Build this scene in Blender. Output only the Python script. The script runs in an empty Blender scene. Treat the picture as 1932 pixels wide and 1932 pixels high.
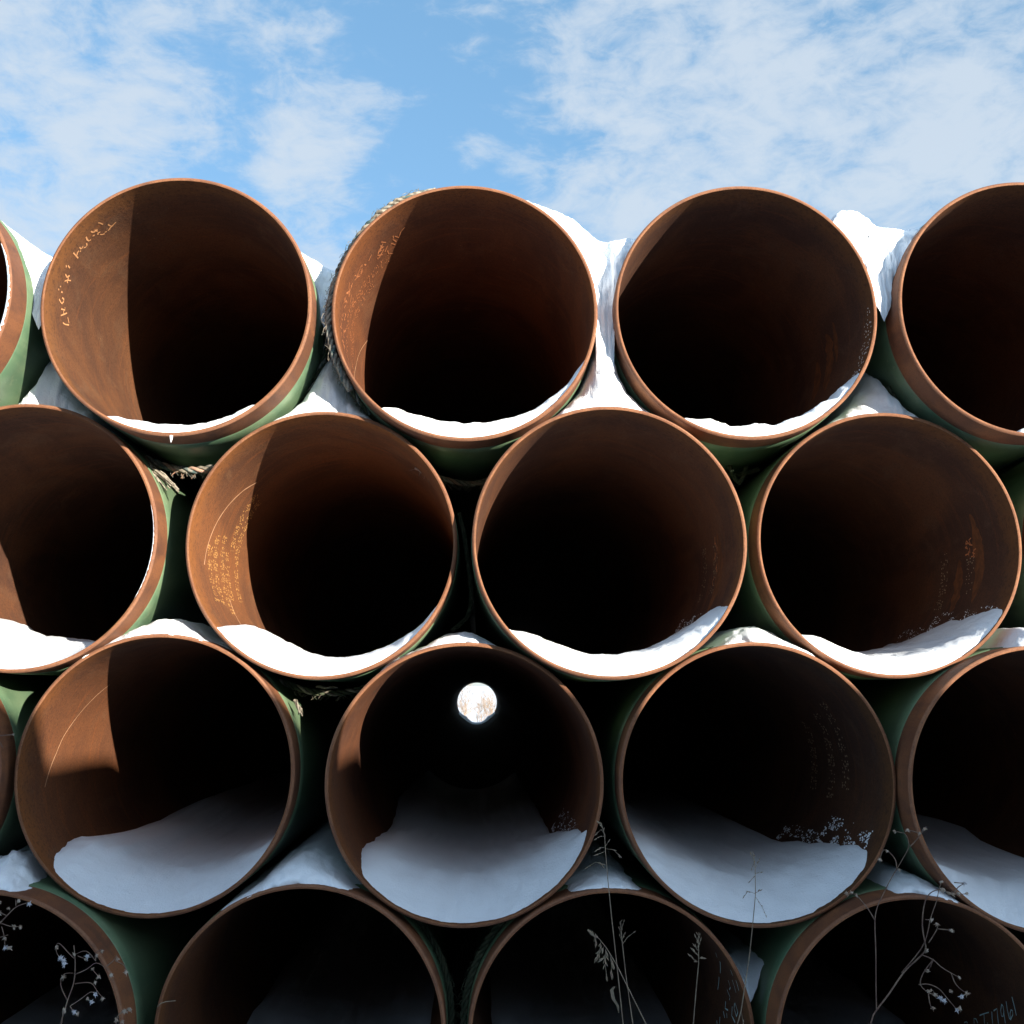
import bpy, math, random
import mathutils
from mathutils import Vector, noise
rnd = random.Random(7)
C = bpy.context.scene.collection
S = bpy.context.scene
R_ = math.radians
EYE = 1.55            # height of the eye above the snow

EXPO = 1.5
# cloud banks and clear gaps: direction, size, weight
BLOBS= [(-0.274, 0.84, 0.468, 0.07, 0.1), (-0.334, 0.842, 0.424, 0.11, 0.14), (-0.134, 0.878, 0.459, 0.05, 0.16), (-0.144, 0.897, 0.417, 0.05, 0.13), (-0.147, 0.837, 0.527, 0.06, 0.13), (-0.337, 0.796, 0.502, 0.08, 0.12), (-0.236, 0.829, 0.507, 0.06, 0.1), (-0.3, 0.871, 0.39, 0.1, 0.13), (-0.106, 0.851, 0.514, 0.03, 0.08), (0.147, 0.859, 0.49, 0.1, 0.12), (0.233, 0.858, 0.459, 0.14, 0.16), (0.364, 0.807, 0.465, 0.12, 0.18), (0.299, 0.87, 0.392, 0.15, 0.12), (0.391, 0.833, 0.39, 0.1, 0.14), (0.185, 0.827, 0.531, 0.09, 0.14), (0.085, 0.895, 0.438, 0.07, 0.04), (-0.041, 0.875, 0.482, 0.1, -0.22), (-0.053, 0.903, 0.426, 0.07, -0.18), (-0.025, 0.845, 0.535, 0.08, -0.18), (-0.279, 0.827, 0.488, 0.05, -0.2), (-0.206, 0.869, 0.449, 0.045, -0.16), (-0.199, 0.855, 0.478, 0.035, -0.13), (0.314, 0.815, 0.486, 0.05, -0.26), (0.056, 0.849, 0.525, 0.05, -0.12), (0.135, 0.865, 0.484, 0.04, -0.08), (-0.084, 0.922, 0.378, 0.05, -0.1), (-0.185, 0.845, 0.502, 0.035, -0.1), (-0.133, 0.862, 0.49, 0.045, -0.2), (-0.061, 0.89, 0.452, 0.05, -0.14), (-0.205, 0.901, 0.381, 0.04, -0.1), (0.178, 0.838, 0.516, 0.05, -0.1), (0.1, 0.915, 0.391, 0.06, 0.1)]
# ---------------------------------------------------------------- camera
cam_d = bpy.data.cameras.new('camera'); cam_d.sensor_width = 36; cam_d.lens = 36*2150/1932
cam_d.clip_start = .05; cam_d.clip_end = 3000
cam = bpy.data.objects.new('camera', cam_d); C.objects.link(cam)
cam.location = (0, 0, EYE); cam.rotation_euler = (R_(90+8.83), 0, R_(-1.632))
S.camera = cam

# ---------------------------------------------------------------- light
SUN = Vector((.5927, -.7745, .2210)).normalized()      # towards the sun
sd = bpy.data.lights.new('sun', 'SUN'); sd.energy = 5.0; sd.angle = R_(.53); sd.color = (1, .90, .76)
so = bpy.data.objects.new('sun', sd); C.objects.link(so)
so.rotation_euler = SUN.to_track_quat('Z', 'Y').to_euler(); so.location = (6, -8, 6)
S.view_settings.view_transform = 'Standard'; S.view_settings.look = 'None'
S.view_settings.exposure = EXPO; S.view_settings.gamma = 1; S.view_settings.use_curve_mapping = False

W = bpy.data.worlds.new('World'); S.world = W; W.use_nodes = True
n = W.node_tree.nodes; l = W.node_tree.links; n.clear()
def N(tree, typ, **kw):
    x = tree.nodes.new(typ)
    for k, v in kw.items():
        if k.startswith('i_'):
            k = k[2:]; k = int(k) if k.isdigit() else k
            x.inputs[k].default_value = v
        else: setattr(x, k, v)
    return x
def M(tree, op, a, b=None, c=None, clamp=False):
    x = tree.nodes.new('ShaderNodeMath'); x.operation = op; x.use_clamp = clamp
    for i, v in enumerate((a, b, c)):
        if v is None: continue
        if hasattr(v, 'links'): tree.links.new(v, x.inputs[i])
        else: x.inputs[i].default_value = v
    return x.outputs[0]
def smooth(tree, v, a, b, lo=0., hi=1.):
    x = tree.nodes.new('ShaderNodeMapRange'); x.interpolation_type = 'SMOOTHSTEP'
    tree.links.new(v, x.inputs[0])
    for i, q in enumerate((a, b, lo, hi)): x.inputs[1+i].default_value = q
    return x.outputs[0]
def mixc(tree, f, a, b, mode='MIX'):
    x = tree.nodes.new('ShaderNodeMix'); x.data_type = 'RGBA'; x.blend_type = mode
    for s, v in ((x.inputs[0], f), (x.inputs[6], a), (x.inputs[7], b)):
        if hasattr(v, 'links'): tree.links.new(v, s)
        else: s.default_value = v if not isinstance(v, tuple) else (v+(1,))[:4]
    return x.outputs[2]
T = W.node_tree
sky = N(T, 'ShaderNodeTexSky', sky_type='NISHITA', sun_disc=False, sun_elevation=math.asin(SUN.z),
        sun_rotation=math.atan2(SUN.x, SUN.y), altitude=600, air_density=1.0, dust_density=.6, ozone_density=2.0)
geo = N(T, 'ShaderNodeTexCoord')
sep = N(T, 'ShaderNodeSeparateXYZ'); l.new(geo.outputs['Generated'], sep.inputs[0])
def cloud_noise(scale, rot, sc, detail, rough, off=(0, 0, 0), dist=.0):
    mp = N(T, 'ShaderNodeMapping', i_Location=off, i_Rotation=rot, i_Scale=sc)
    l.new(geo.outputs['Generated'], mp.inputs[0])
    t = N(T, 'ShaderNodeTexNoise', i_Scale=scale, i_Detail=detail, i_Roughness=rough, i_Distortion=dist)
    l.new(mp.outputs[0], t.inputs[0]); return t.outputs[0]
n1 = cloud_noise(9.0, (0, .35, 0), (1, 1, 1.9), 9, .60, (3.1, 1.7, 0.4), .5)
n2 = cloud_noise(30.0, (0, .45, 0), (1, 1, 2.0), 7, .62, (7.3, 2.2, 0), .5)
val = M(T, 'ADD', M(T, 'MULTIPLY', n1, 1.05), M(T, 'MULTIPLY_ADD', n2, .55, -.30))
for cx_, cy_, cz_, rad, w_ in BLOBS:
    dm = N(T, 'ShaderNodeVectorMath', operation='DISTANCE'); l.new(geo.outputs['Generated'], dm.inputs[0])
    dm.inputs[1].default_value = (cx_, cy_, cz_)
    val = M(T, 'ADD', val, smooth(T, dm.outputs['Value'], 0, rad*1.5, w_*.50, 0))
cl = smooth(T, val, .40, .76)
thin = smooth(T, val, .34, .60)
up = smooth(T, sep.outputs[2], .0, .5)
clcol = mixc(T, up, (.72, .81, .91), (.66, .75, .85))
base = mixc(T, .55, sky.outputs[0], (.55, 1.32, 2.10))
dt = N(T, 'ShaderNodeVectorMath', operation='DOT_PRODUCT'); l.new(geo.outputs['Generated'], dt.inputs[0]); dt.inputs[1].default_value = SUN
glow = M(T, 'POWER', M(T, 'MAXIMUM', dt.outputs['Value'], 0.), 1.6)      # cloud brighter towards the sun, raised in the unseen sky to fill shaded snow
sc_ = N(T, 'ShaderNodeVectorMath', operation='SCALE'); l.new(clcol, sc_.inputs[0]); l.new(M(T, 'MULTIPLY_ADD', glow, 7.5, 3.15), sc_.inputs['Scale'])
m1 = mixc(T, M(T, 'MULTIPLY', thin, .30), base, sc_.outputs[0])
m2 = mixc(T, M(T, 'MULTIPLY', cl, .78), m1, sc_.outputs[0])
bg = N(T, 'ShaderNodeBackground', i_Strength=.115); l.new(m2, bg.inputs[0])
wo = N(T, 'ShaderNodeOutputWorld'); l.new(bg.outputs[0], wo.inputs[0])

# ---------------------------------------------------------------- measured outlines
TEXT_A1= [[(-93.0, 0.219), (-91.0, 0.236)], [(-88.6, 0.178), (-88.9, 0.205), (-90.1, 0.237)], [(-96.1, 0.182), (-95.0, 0.186), (-94.0, 0.152)], [(-91.0, 0.155), (-93.2, 0.188), (-94.6, 0.208)], [(-92.7, 0.179), (-94.2, 0.175)], [(-97.3, 0.121), (-96.6, 0.14), (-96.5, 0.154)], [(-99.0, 0.143), (-99.0, 0.16), (-97.9, 0.162), (-96.5, 0.15)], [(-101.0, 0.097), (-100.8, 0.104)], [(-100.9, 0.124), (-101.2, 0.136)], [(-102.6, 0.104), (-102.7, 0.111)], [(-108.9, 0.11), (-108.4, 0.127)], [(-108.1, 0.129), (-109.1, 0.135), (-109.8, 0.145)], [(-108.9, 0.137), (-107.9, 0.145)], [(-106.1, 0.124), (-107.5, 0.141), (-108.5, 0.167)], [(-107.0, 0.141), (-106.6, 0.151)], [(-112.2, 0.087), (-111.6, 0.096)], [(-112.8, 0.101), (-112.6, 0.11), (-112.6, 0.12)], [(-118.8, 0.088), (-118.8, 0.108), (-118.7, 0.137)], [(-119.1, 0.119), (-120.2, 0.112), (-121.3, 0.111)], [(-121.3, 0.123), (-122.1, 0.123)], [(-122.7, 0.101), (-122.6, 0.116), (-123.4, 0.119), (-124.2, 0.116)], [(-123.9, 0.127), (-124.8, 0.135), (-125.9, 0.134), (-126.3, 0.121)], [(-128.1, 0.091), (-127.6, 0.109), (-127.8, 0.124), (-128.9, 0.128)], [(-130.6, 0.12), (-131.6, 0.125)], [(-131.4, 0.089), (-131.7, 0.102), (-132.6, 0.109), (-133.5, 0.108), (-134.3, 0.109)], [(-133.1, 0.1), (-133.7, 0.12)], [(-132.8, 0.139), (-133.5, 0.13), (-134.4, 0.136)], [(-133.7, 0.148), (-134.4, 0.158), (-135.5, 0.165)], [(-135.9, 0.158), (-136.9, 0.162)], [(-136.4, 0.079), (-137.0, 0.09), (-137.6, 0.109)], [(-139.4, 0.13), (-139.6, 0.145), (-140.3, 0.156)], [(-138.6, 0.158), (-140.3, 0.156), (-141.6, 0.152), (-142.9, 0.149)], [(-137.5, 0.163), (-139.0, 0.162)]]
TEXT_D3= [[(98.7, 0.327), (94.5, 0.32), (91.4, 0.313)], [(95.0, 0.382), (91.5, 0.38), (88.3, 0.368), (88.1, 0.359), (90.8, 0.34), (92.6, 0.34), (92.4, 0.351), (90.6, 0.361), (88.2, 0.359)], [(92.3, 0.422), (89.4, 0.433), (87.2, 0.428), (87.4, 0.416), (89.7, 0.408), (92.1, 0.413), (92.3, 0.422)], [(89.7, 0.41), (87.3, 0.405), (85.1, 0.398)], [(87.3, 0.489), (89.2, 0.462), (85.9, 0.458), (83.1, 0.45)], [(86.4, 0.504), (83.9, 0.501), (81.5, 0.493)], [(80.4, 0.535), (80.4, 0.53)], [(81.5, 0.599), (83.4, 0.566), (85.3, 0.528)], [(83.2, 0.566), (79.3, 0.555)], [(76.5, 0.634), (78.6, 0.642), (79.0, 0.625), (77.7, 0.607)], [(74.2, 0.712), (75.2, 0.695), (74.8, 0.686)]]
TEXT_D2= [[(104.6, 0.259), (101.8, 0.251), (99.9, 0.281)], [(98.3, 0.329), (96.4, 0.295), (94.5, 0.311)], [(91.6, 0.38), (88.2, 0.391), (89.0, 0.345)], [(108.1, 0.16), (104.9, 0.159), (102.7, 0.158)], [(110.9, 0.069), (105.9, 0.086)], [(96.5, 0.214), (93.7, 0.184), (91.0, 0.211), (93.3, 0.242), (96.0, 0.224)], [(93.1, 0.271), (88.8, 0.286), (87.7, 0.235)], [(86.0, 0.42), (84.1, 0.393)], [(87.0, 0.367), (85.3, 0.358)], [(100.0, 0.451), (92.4, 0.513)], [(82.0, 0.465), (79.1, 0.458)], [(78.9, 0.506), (77.9, 0.491)], [(111.4, 0.309), (103.2, 0.404)], [(114.8, 0.328), (111.9, 0.35)], [(114.6, 0.098), (111.6, 0.107)]]
ARC_C1= [[(-130.9, 0.547), (-125.1, 0.504), (-119.2, 0.465), (-111.1, 0.412), (-103.7, 0.362), (-96.5, 0.33), (-89.7, 0.285), (-82.0, 0.234)]]
ARC_B1= [[(-132.6, 0.515), (-125.4, 0.446), (-114.6, 0.375), (-105.3, 0.322), (-96.8, 0.279), (-87.3, 0.23), (-83.3, 0.209)], [(-70.5, 0.539), (-64.7, 0.522), (-58.8, 0.522), (-55.7, 0.521)]]
ARC_A2= [[(-110.1, 0.835), (-100.2, 0.744), (-89.1, 0.664), (-74.6, 0.499)]]
PLANT= [[(1.0227, 3.15, -0.8732), (1.0483, 3.15, -0.8327), (1.0854, 3.15, -0.7975), (1.1356, 3.15, -0.7444), (1.1785, 3.15, -0.6976), (1.1889, 3.15, -0.6819), (1.1785, 3.15, -0.6548), (1.1767, 3.15, -0.6186), (1.1852, 3.15, -0.5778), (1.1964, 3.15, -0.5482), (1.2141, 3.15, -0.5323), (1.2336, 3.15, -0.5278)], [(1.1306, 3.15, -0.7488), (1.1796, 3.15, -0.6773), (1.1914, 3.15, -0.6368), (1.2009, 3.15, -0.596), (1.2199, 3.15, -0.5574), (1.2288, 3.15, -0.5278), (1.2394, 3.15, -0.5095)], [(1.1785, 3.15, -0.6976), (1.2088, 3.15, -0.709), (1.2313, 3.15, -0.7316), (1.2635, 3.15, -0.7497), (1.2842, 3.15, -0.761)], [(1.2635, 3.15, -0.7497), (1.2735, 3.15, -0.781), (1.2961, 3.15, -0.799), (1.3104, 3.15, -0.7991)], [(1.2088, 3.15, -0.709), (1.1878, 3.15, -0.7447), (1.1763, 3.15, -0.7803), (1.1966, 3.15, -0.7983), (1.2175, 3.15, -0.8051)], [(1.1763, 3.15, -0.7803), (1.2002, 3.15, -0.7761), (1.2326, 3.15, -0.7897), (1.2455, 3.15, -0.812), (1.2676, 3.15, -0.8388)], [(1.1966, 3.15, -0.7983), (1.1951, 3.15, -0.825), (1.2015, 3.15, -0.8361)], [(1.2088, 3.15, -0.709), (1.2023, 3.15, -0.7403)], [(1.1923, 3.15, -0.6639), (1.2182, 3.15, -0.6279), (1.2165, 3.15, -0.6165)], [(1.2182, 3.15, -0.6279), (1.2539, 3.15, -0.6317)], [(1.0483, 3.15, -0.8327), (1.049, 3.15, -0.7706), (1.0543, 3.15, -0.6811), (1.0592, 3.15, -0.6111), (1.0727, 3.15, -0.5794), (1.0981, 3.15, -0.55), (1.1167, 3.15, -0.5135), (1.1328, 3.15, -0.4815), (1.1485, 3.15, -0.4586), (1.1673, 3.15, -0.4218), (1.1637, 3.15, -0.3986), (1.1548, 3.15, -0.3847), (1.126, 3.15, -0.3823)], [(1.1673, 3.15, -0.4218), (1.1828, 3.15, -0.4033), (1.1991, 3.15, -0.3709)], [(1.1328, 3.15, -0.4815), (1.1316, 3.15, -0.4585), (1.1181, 3.15, -0.44), (1.0996, 3.15, -0.4261), (1.0907, 3.15, -0.4584)], [(1.0593, 3.15, -0.6089), (1.0439, 3.15, -0.5816), (1.0259, 3.15, -0.5587), (1.0123, 3.15, -0.5427), (0.9884, 3.15, -0.5426)], [(1.2336, 3.15, -0.5278), (1.2664, 3.15, -0.5417), (1.3096, 3.15, -0.5428)], [(1.2683, 3.15, -0.5096), (1.3017, 3.15, -0.5144)], [(1.2664, 3.15, -0.5417), (1.2819, 3.15, -0.5235), (1.3017, 3.15, -0.5144)], [(1.1649, 3.15, -0.3778), (1.1935, 3.15, -0.3848)], [(1.1861, 3.15, -0.605), (1.2004, 3.15, -0.6051)]]
PLANT_H= [(1.1308, 3.15, -0.3823), (1.1624, 3.15, -0.3778), (1.1887, 3.15, -0.3848), (1.1991, 3.15, -0.3709), (1.0907, 3.15, -0.4584), (1.1088, 3.15, -0.4354), (1.1399, 3.15, -0.4838), (0.9884, 3.15, -0.5426), (1.0029, 3.15, -0.5404), (1.0145, 3.15, -0.5473), (1.2384, 3.15, -0.5278), (1.2523, 3.15, -0.537), (1.2664, 3.15, -0.5417), (1.2833, 3.15, -0.5395), (1.3096, 3.15, -0.5419), (1.3017, 3.15, -0.5144), (1.2394, 3.15, -0.5095), (1.2004, 3.15, -0.6051), (1.2165, 3.15, -0.6165), (1.2539, 3.15, -0.6317), (1.1888, 3.15, -0.6841), (1.1998, 3.15, -0.7425), (1.2842, 3.15, -0.761), (1.2961, 3.15, -0.799), (1.2815, 3.15, -0.8056), (1.2584, 3.15, -0.7952), (1.1969, 3.15, -0.7939), (1.2064, 3.15, -0.793), (1.2175, 3.15, -0.8051), (1.229, 3.15, -0.8119), (1.2358, 3.15, -0.8164), (1.204, 3.15, -0.8339), (1.2676, 3.15, -0.8388), (1.2727, 3.15, -0.8335)]
W1= [[(-1.0633, 3.1, -0.8431), (-1.0453, 3.1, -0.8083), (-1.0404, 3.1, -0.7784), (-1.0312, 3.1, -0.7441), (-1.0305, 3.1, -0.7182), (-1.0302, 3.1, -0.6836), (-1.0345, 3.1, -0.6489)], [(-1.0325, 3.1, -0.7225), (-0.9995, 3.1, -0.7098), (-0.9783, 3.1, -0.6883), (-0.9503, 3.1, -0.7058), (-0.9359, 3.1, -0.7232)], [(-0.9506, 3.1, -0.7015), (-0.9333, 3.1, -0.6886), (-0.9272, 3.1, -0.6756)], [(-1.0302, 3.1, -0.6836), (-1.047, 3.1, -0.6662), (-1.066, 3.1, -0.6487), (-1.0822, 3.1, -0.6421), (-1.0807, 3.1, -0.666), (-1.0664, 3.1, -0.6791)], [(-1.0401, 3.1, -0.7827), (-1.0648, 3.1, -0.7438), (-1.0554, 3.1, -0.7137), (-1.035, 3.1, -0.7182)], [(-0.9783, 3.1, -0.6883), (-0.9817, 3.1, -0.6666), (-0.9619, 3.1, -0.658)], [(-0.9783, 3.1, -0.6883), (-1.0025, 3.1, -0.6578), (-1.0287, 3.1, -0.6707)], [(-0.9288, 3.1, -0.6886), (-0.9056, 3.1, -0.7018), (-0.9045, 3.1, -0.7234)], [(-1.029, 3.1, -0.7441), (-0.9889, 3.1, -0.7401), (-0.9697, 3.1, -0.7617), (-0.9552, 3.1, -0.7811)], [(-1.0349, 3.1, -0.7955), (-1.0133, 3.1, -0.7829), (-0.9877, 3.1, -0.7616), (-0.976, 3.1, -0.7703)], [(-1.0349, 3.1, -0.7955), (-1.025, 3.1, -0.8127)], [(-0.9906, 3.1, -0.7099), (-0.9694, 3.1, -0.7273)], [(-1.024, 3.1, -0.675), (-1.0055, 3.1, -0.6838)]]
W1_H= [(-1.0792, 3.1, -0.653), (-1.0664, 3.1, -0.6791), (-1.0584, 3.1, -0.6856), (-1.0544, 3.1, -0.6921), (-1.0332, 3.1, -0.6706), (-1.0055, 3.1, -0.6838), (-1.0014, 3.1, -0.6773), (-0.9617, 3.1, -0.6624), (-0.9767, 3.1, -0.6753), (-0.9245, 3.1, -0.6843), (-0.9047, 3.1, -0.7191), (-0.9694, 3.1, -0.7273), (-0.9382, 3.1, -0.7232), (-0.9883, 3.1, -0.7099), (-1.0548, 3.1, -0.7245), (-0.9798, 3.1, -0.7423), (-0.9976, 3.1, -0.783), (-0.9861, 3.1, -0.7895), (-0.976, 3.1, -0.7703), (-0.9575, 3.1, -0.7811), (-1.0251, 3.1, -0.8106), (-1.018, 3.1, -0.817), (-1.0457, 3.1, -0.8019)]
W2= [[(-1.3356, 3.3, -0.6894), (-1.3104, 3.3, -0.6386), (-1.2836, 3.3, -0.6108), (-1.2613, 3.3, -0.5853), (-1.2329, 3.3, -0.5785)], [(-1.3015, 3.3, -0.6293), (-1.2721, 3.3, -0.6388), (-1.2434, 3.3, -0.639)], [(-1.3363, 3.3, -0.6801), (-1.3082, 3.3, -0.671), (-1.2802, 3.3, -0.6619)], [(-1.2961, 3.3, -0.6387), (-1.2891, 3.3, -0.6711), (-1.2899, 3.3, -0.6943), (-1.2755, 3.3, -0.6967)], [(-1.2613, 3.3, -0.5853), (-1.2647, 3.3, -0.569)], [(-1.2836, 3.3, -0.6108), (-1.3082, 3.3, -0.6014), (-1.3122, 3.3, -0.5781)]]
W2_H= [(-1.2279, 3.3, -0.5808), (-1.2572, 3.3, -0.5737), (-1.2456, 3.3, -0.6413), (-1.2626, 3.3, -0.6389), (-1.2874, 3.3, -0.6966), (-1.2755, 3.3, -0.6967), (-1.3056, 3.3, -0.6037), (-1.3098, 3.3, -0.5781), (-1.2778, 3.3, -0.5899), (-1.2891, 3.3, -0.6711)]
W3= [[(-0.9535, 3.2, -0.8969), (-0.9549, 3.2, -0.8714), (-0.9535, 3.2, -0.853), (-0.9378, 3.2, -0.8443), (-0.9241, 3.2, -0.8422)]]
W3_H= [(-0.9378, 3.2, -0.8443), (-0.9264, 3.2, -0.8421), (-0.9553, 3.2, -0.864), (-0.9411, 3.2, -0.8707), (-0.9331, 3.2, -0.8465)]
W5= [[(-1.3644, 3.3, -0.1343), (-1.3451, 3.3, -0.1295), (-1.3159, 3.3, -0.1271)], [(-1.3592, 3.3, -0.1392), (-1.344, 3.3, -0.1465), (-1.333, 3.3, -0.1636)]]
G1_= [[(0.3874, 3.2, -0.882), (0.373, 3.2, -0.7329), (0.3604, 3.2, -0.61), (0.352, 3.2, -0.5181), (0.3458, 3.2, -0.4346), (0.344, 3.2, -0.3926), (0.3347, 3.2, -0.3622)], [(0.3416, 3.2, -0.3879), (0.3345, 3.2, -0.3786), (0.3247, 3.2, -0.3879)], [(0.3439, 3.2, -0.3973), (0.3318, 3.2, -0.3963), (0.3245, 3.2, -0.401)], [(0.3455, 3.2, -0.4253), (0.3339, 3.2, -0.4276), (0.3256, 3.2, -0.4322)], [(0.3453, 3.2, -0.4369), (0.3337, 3.2, -0.4415), (0.324, 3.2, -0.4448)], [(0.3459, 3.2, -0.43), (0.3676, 3.2, -0.4324), (0.3819, 3.2, -0.4464)], [(0.3463, 3.2, -0.4718), (0.319, 3.2, -0.4647), (0.2996, 3.2, -0.4762)], [(0.3438, 3.2, -0.402), (0.3394, 3.2, -0.3739), (0.3308, 3.2, -0.3645)], [(0.3455, 3.2, -0.423), (0.3524, 3.2, -0.4137)], [(0.3429, 3.2, -0.481), (0.3372, 3.2, -0.4741)]]
G2= [[(0.4418, 3.15, -0.8686), (0.4035, 3.15, -0.7926), (0.3672, 3.15, -0.7215), (0.3396, 3.15, -0.6767), (0.3212, 3.15, -0.6542), (0.2979, 3.15, -0.6384)], [(0.3396, 3.15, -0.6767), (0.3346, 3.15, -0.7034), (0.3388, 3.15, -0.7435)], [(0.3488, 3.15, -0.6946), (0.3522, 3.15, -0.7169), (0.3529, 3.15, -0.7391)], [(0.335, 3.15, -0.6722), (0.3207, 3.15, -0.69), (0.3159, 3.15, -0.6989)], [(0.3258, 3.15, -0.6587), (0.3232, 3.15, -0.6766), (0.3183, 3.15, -0.6944)], [(0.3119, 3.15, -0.6452), (0.3117, 3.15, -0.6586)], [(0.3372, 3.15, -0.6811), (0.3394, 3.15, -0.699), (0.3323, 3.15, -0.7034)]]
G3= [[(0.4198, 3.25, -0.8959), (0.4026, 3.25, -0.7674), (0.3942, 3.25, -0.6846), (0.3902, 3.25, -0.629)], [(0.3951, 3.25, -0.6892), (0.409, 3.25, -0.6708), (0.4237, 3.25, -0.6607)], [(0.3943, 3.25, -0.6754), (0.3993, 3.25, -0.6661)], [(0.3925, 3.25, -0.6661), (0.3874, 3.25, -0.6522)], [(0.3923, 3.25, -0.6522), (0.3984, 3.25, -0.6337)], [(0.3942, 3.25, -0.6846), (0.3896, 3.25, -0.6707)]]
G4= [[(0.5752, 3.2, -0.8834), (0.5843, 3.2, -0.802), (0.5933, 3.2, -0.7298), (0.5951, 3.2, -0.6571)], [(0.5934, 3.2, -0.7253), (0.5839, 3.2, -0.7229), (0.5746, 3.2, -0.7138)], [(0.5936, 3.2, -0.7162), (0.6008, 3.2, -0.7163)], [(0.5937, 3.2, -0.7117), (0.5868, 3.2, -0.7025), (0.5821, 3.2, -0.698)], [(0.5941, 3.2, -0.698), (0.5871, 3.2, -0.6889)], [(0.5943, 3.2, -0.689), (0.5985, 3.2, -0.6753)], [(0.5945, 3.2, -0.6799), (0.5891, 3.2, -0.6662)]]
G5= [[(0.6504, 3.0, -0.8291), (0.6602, 3.0, -0.799), (0.6735, 3.0, -0.7316), (0.687, 3.0, -0.6595), (0.6988, 3.0, -0.5739), (0.7061, 3.0, -0.5178), (0.7073, 3.0, -0.4526), (0.7039, 3.0, -0.4177)], [(0.6602, 3.0, -0.799), (0.666, 3.0, -0.8292)], [(0.7062, 3.0, -0.5156), (0.6873, 3.0, -0.509), (0.6788, 3.0, -0.5198)], [(0.7062, 3.0, -0.5135), (0.7154, 3.0, -0.5092)], [(0.7077, 3.0, -0.4701), (0.695, 3.0, -0.483)], [(0.7069, 3.0, -0.4657), (0.7183, 3.0, -0.4636)], [(0.7073, 3.0, -0.4526), (0.717, 3.0, -0.4352)], [(0.7055, 3.0, -0.4395), (0.7006, 3.0, -0.4504)], [(0.7072, 3.0, -0.5243), (0.7223, 3.0, -0.5481), (0.7298, 3.0, -0.5654)], [(0.7035, 3.0, -0.4308), (0.6993, 3.0, -0.4198)]]
LEAF= [(0.376, 3.2, -0.8542), (0.3739, 3.2, -0.8363), (0.3623, 3.2, -0.8183), (0.3579, 3.2, -0.7959), (0.3651, 3.2, -0.7869), (0.3769, 3.2, -0.7893)]
STRAW= [(-0.9916, 3.75, -0.9721), (-0.9812, 3.75, -0.9618), (-0.9652, 3.75, -0.9567), (-0.9354, 3.75, -0.9543)]
S01= [(-1.7551, 1.6723), (-1.7156, 1.6524), (-1.6357, 1.5985), (-1.5623, 1.5548), (-1.4969, 1.5131)]
S12= [(-0.6835, 1.6132), (-0.6576, 1.599), (-0.614, 1.5789), (-0.5783, 1.5587), (-0.5252, 1.5469), (-0.4871, 1.5947)]
S23= [(0.2594, 1.7235), (0.2888, 1.7114), (0.3379, 1.6975), (0.3769, 1.6629), (0.4158, 1.6262), (0.4629, 1.6165), (0.5141, 1.6274), (0.5416, 1.6236), (0.5733, 1.6384)]
S34= [(1.2737, 1.7185), (1.3039, 1.7313), (1.3291, 1.7233), (1.3681, 1.7135), (1.4196, 1.675), (1.4574, 1.6426), (1.5081, 1.6329), (1.5676, 1.6398), (1.6161, 1.6609)]
C1c= [(-1.2597, 0.1703), (-1.1801, 0.2124), (-1.1121, 0.24), (-1.063, 0.2447), (-1.0207, 0.2365), (-0.9643, 0.1999), (-0.9135, 0.1616)]
C2c= [(-0.2035, 0.1404), (-0.1375, 0.1772), (-0.0823, 0.1957), (-0.0527, 0.2012), (-0.0082, 0.1866), (0.0677, 0.1443)]
C3c= [(0.8085, 0.1451), (0.8653, 0.1909), (0.9123, 0.2148), (0.9588, 0.2185), (1.0045, 0.2002), (1.097, 0.1436)]
C4c= [(1.7606, 0.1277), (1.796, 0.1829), (1.8259, 0.2088), (1.9043, 0.2015), (2.0099, 0.1556)]
D0c= [(-1.6706, -0.5958), (-1.6031, -0.5583), (-1.5683, -0.5533), (-1.5162, -0.5449), (-1.4799, -0.5623), (-1.4357, -0.6225)]
D1c= [(-0.7173, -0.6308), (-0.6659, -0.5742), (-0.6132, -0.5485), (-0.5601, -0.5365), (-0.488, -0.5663), (-0.4025, -0.6443)]
D2c= [(0.2357, -0.7128), (0.3008, -0.6475), (0.3731, -0.6132), (0.44, -0.6014), (0.4993, -0.6225), (0.5652, -0.6765)]
D3c= [(1.2975, -0.68), (1.3438, -0.6262), (1.3815, -0.6054), (1.4237, -0.6021), (1.4812, -0.6233), (1.5425, -0.6724)]
T1c= [(-0.6854, 0.9696), (-0.6047, 1.1328), (-0.5467, 1.2521), (-0.491, 1.1535), (-0.4111, 0.9715)]
T3c= [(1.3018, 0.9755), (1.4381, 1.1794), (1.4987, 1.0999), (1.5616, 1.0347), (1.6476, 0.968)]

# ---------------------------------------------------------------- helpers
def link(o):
    C.objects.link(o); return o
def tag(o, label=None, cat=None, group=None, kind=None):
    for k, v in (('label', label), ('category', cat), ('group', group), ('kind', kind)):
        if v: o[k] = v
    return o
def empty(name, loc):
    o = bpy.data.objects.new(name, None); o.location = loc; o.empty_display_size = .1; return link(o)
def mesh(name, vs, fs, mat, smooth_=True, mats=None, fm=None):
    me = bpy.data.meshes.new(name); me.from_pydata(vs, [], fs)
    for m_ in (mats or [mat]): me.materials.append(m_)
    if fm: me.polygons.foreach_set('material_index', fm)
    if smooth_: me.polygons.foreach_set('use_smooth', [True]*len(fs))
    me.update(); return me
def obj(name, me, parent=None, loc=(0, 0, 0)):
    o = bpy.data.objects.new(name, me); o.location = loc
    if parent: o.parent = parent
    return link(o)
def lerp(a, b, t): return a+(b-a)*t
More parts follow.
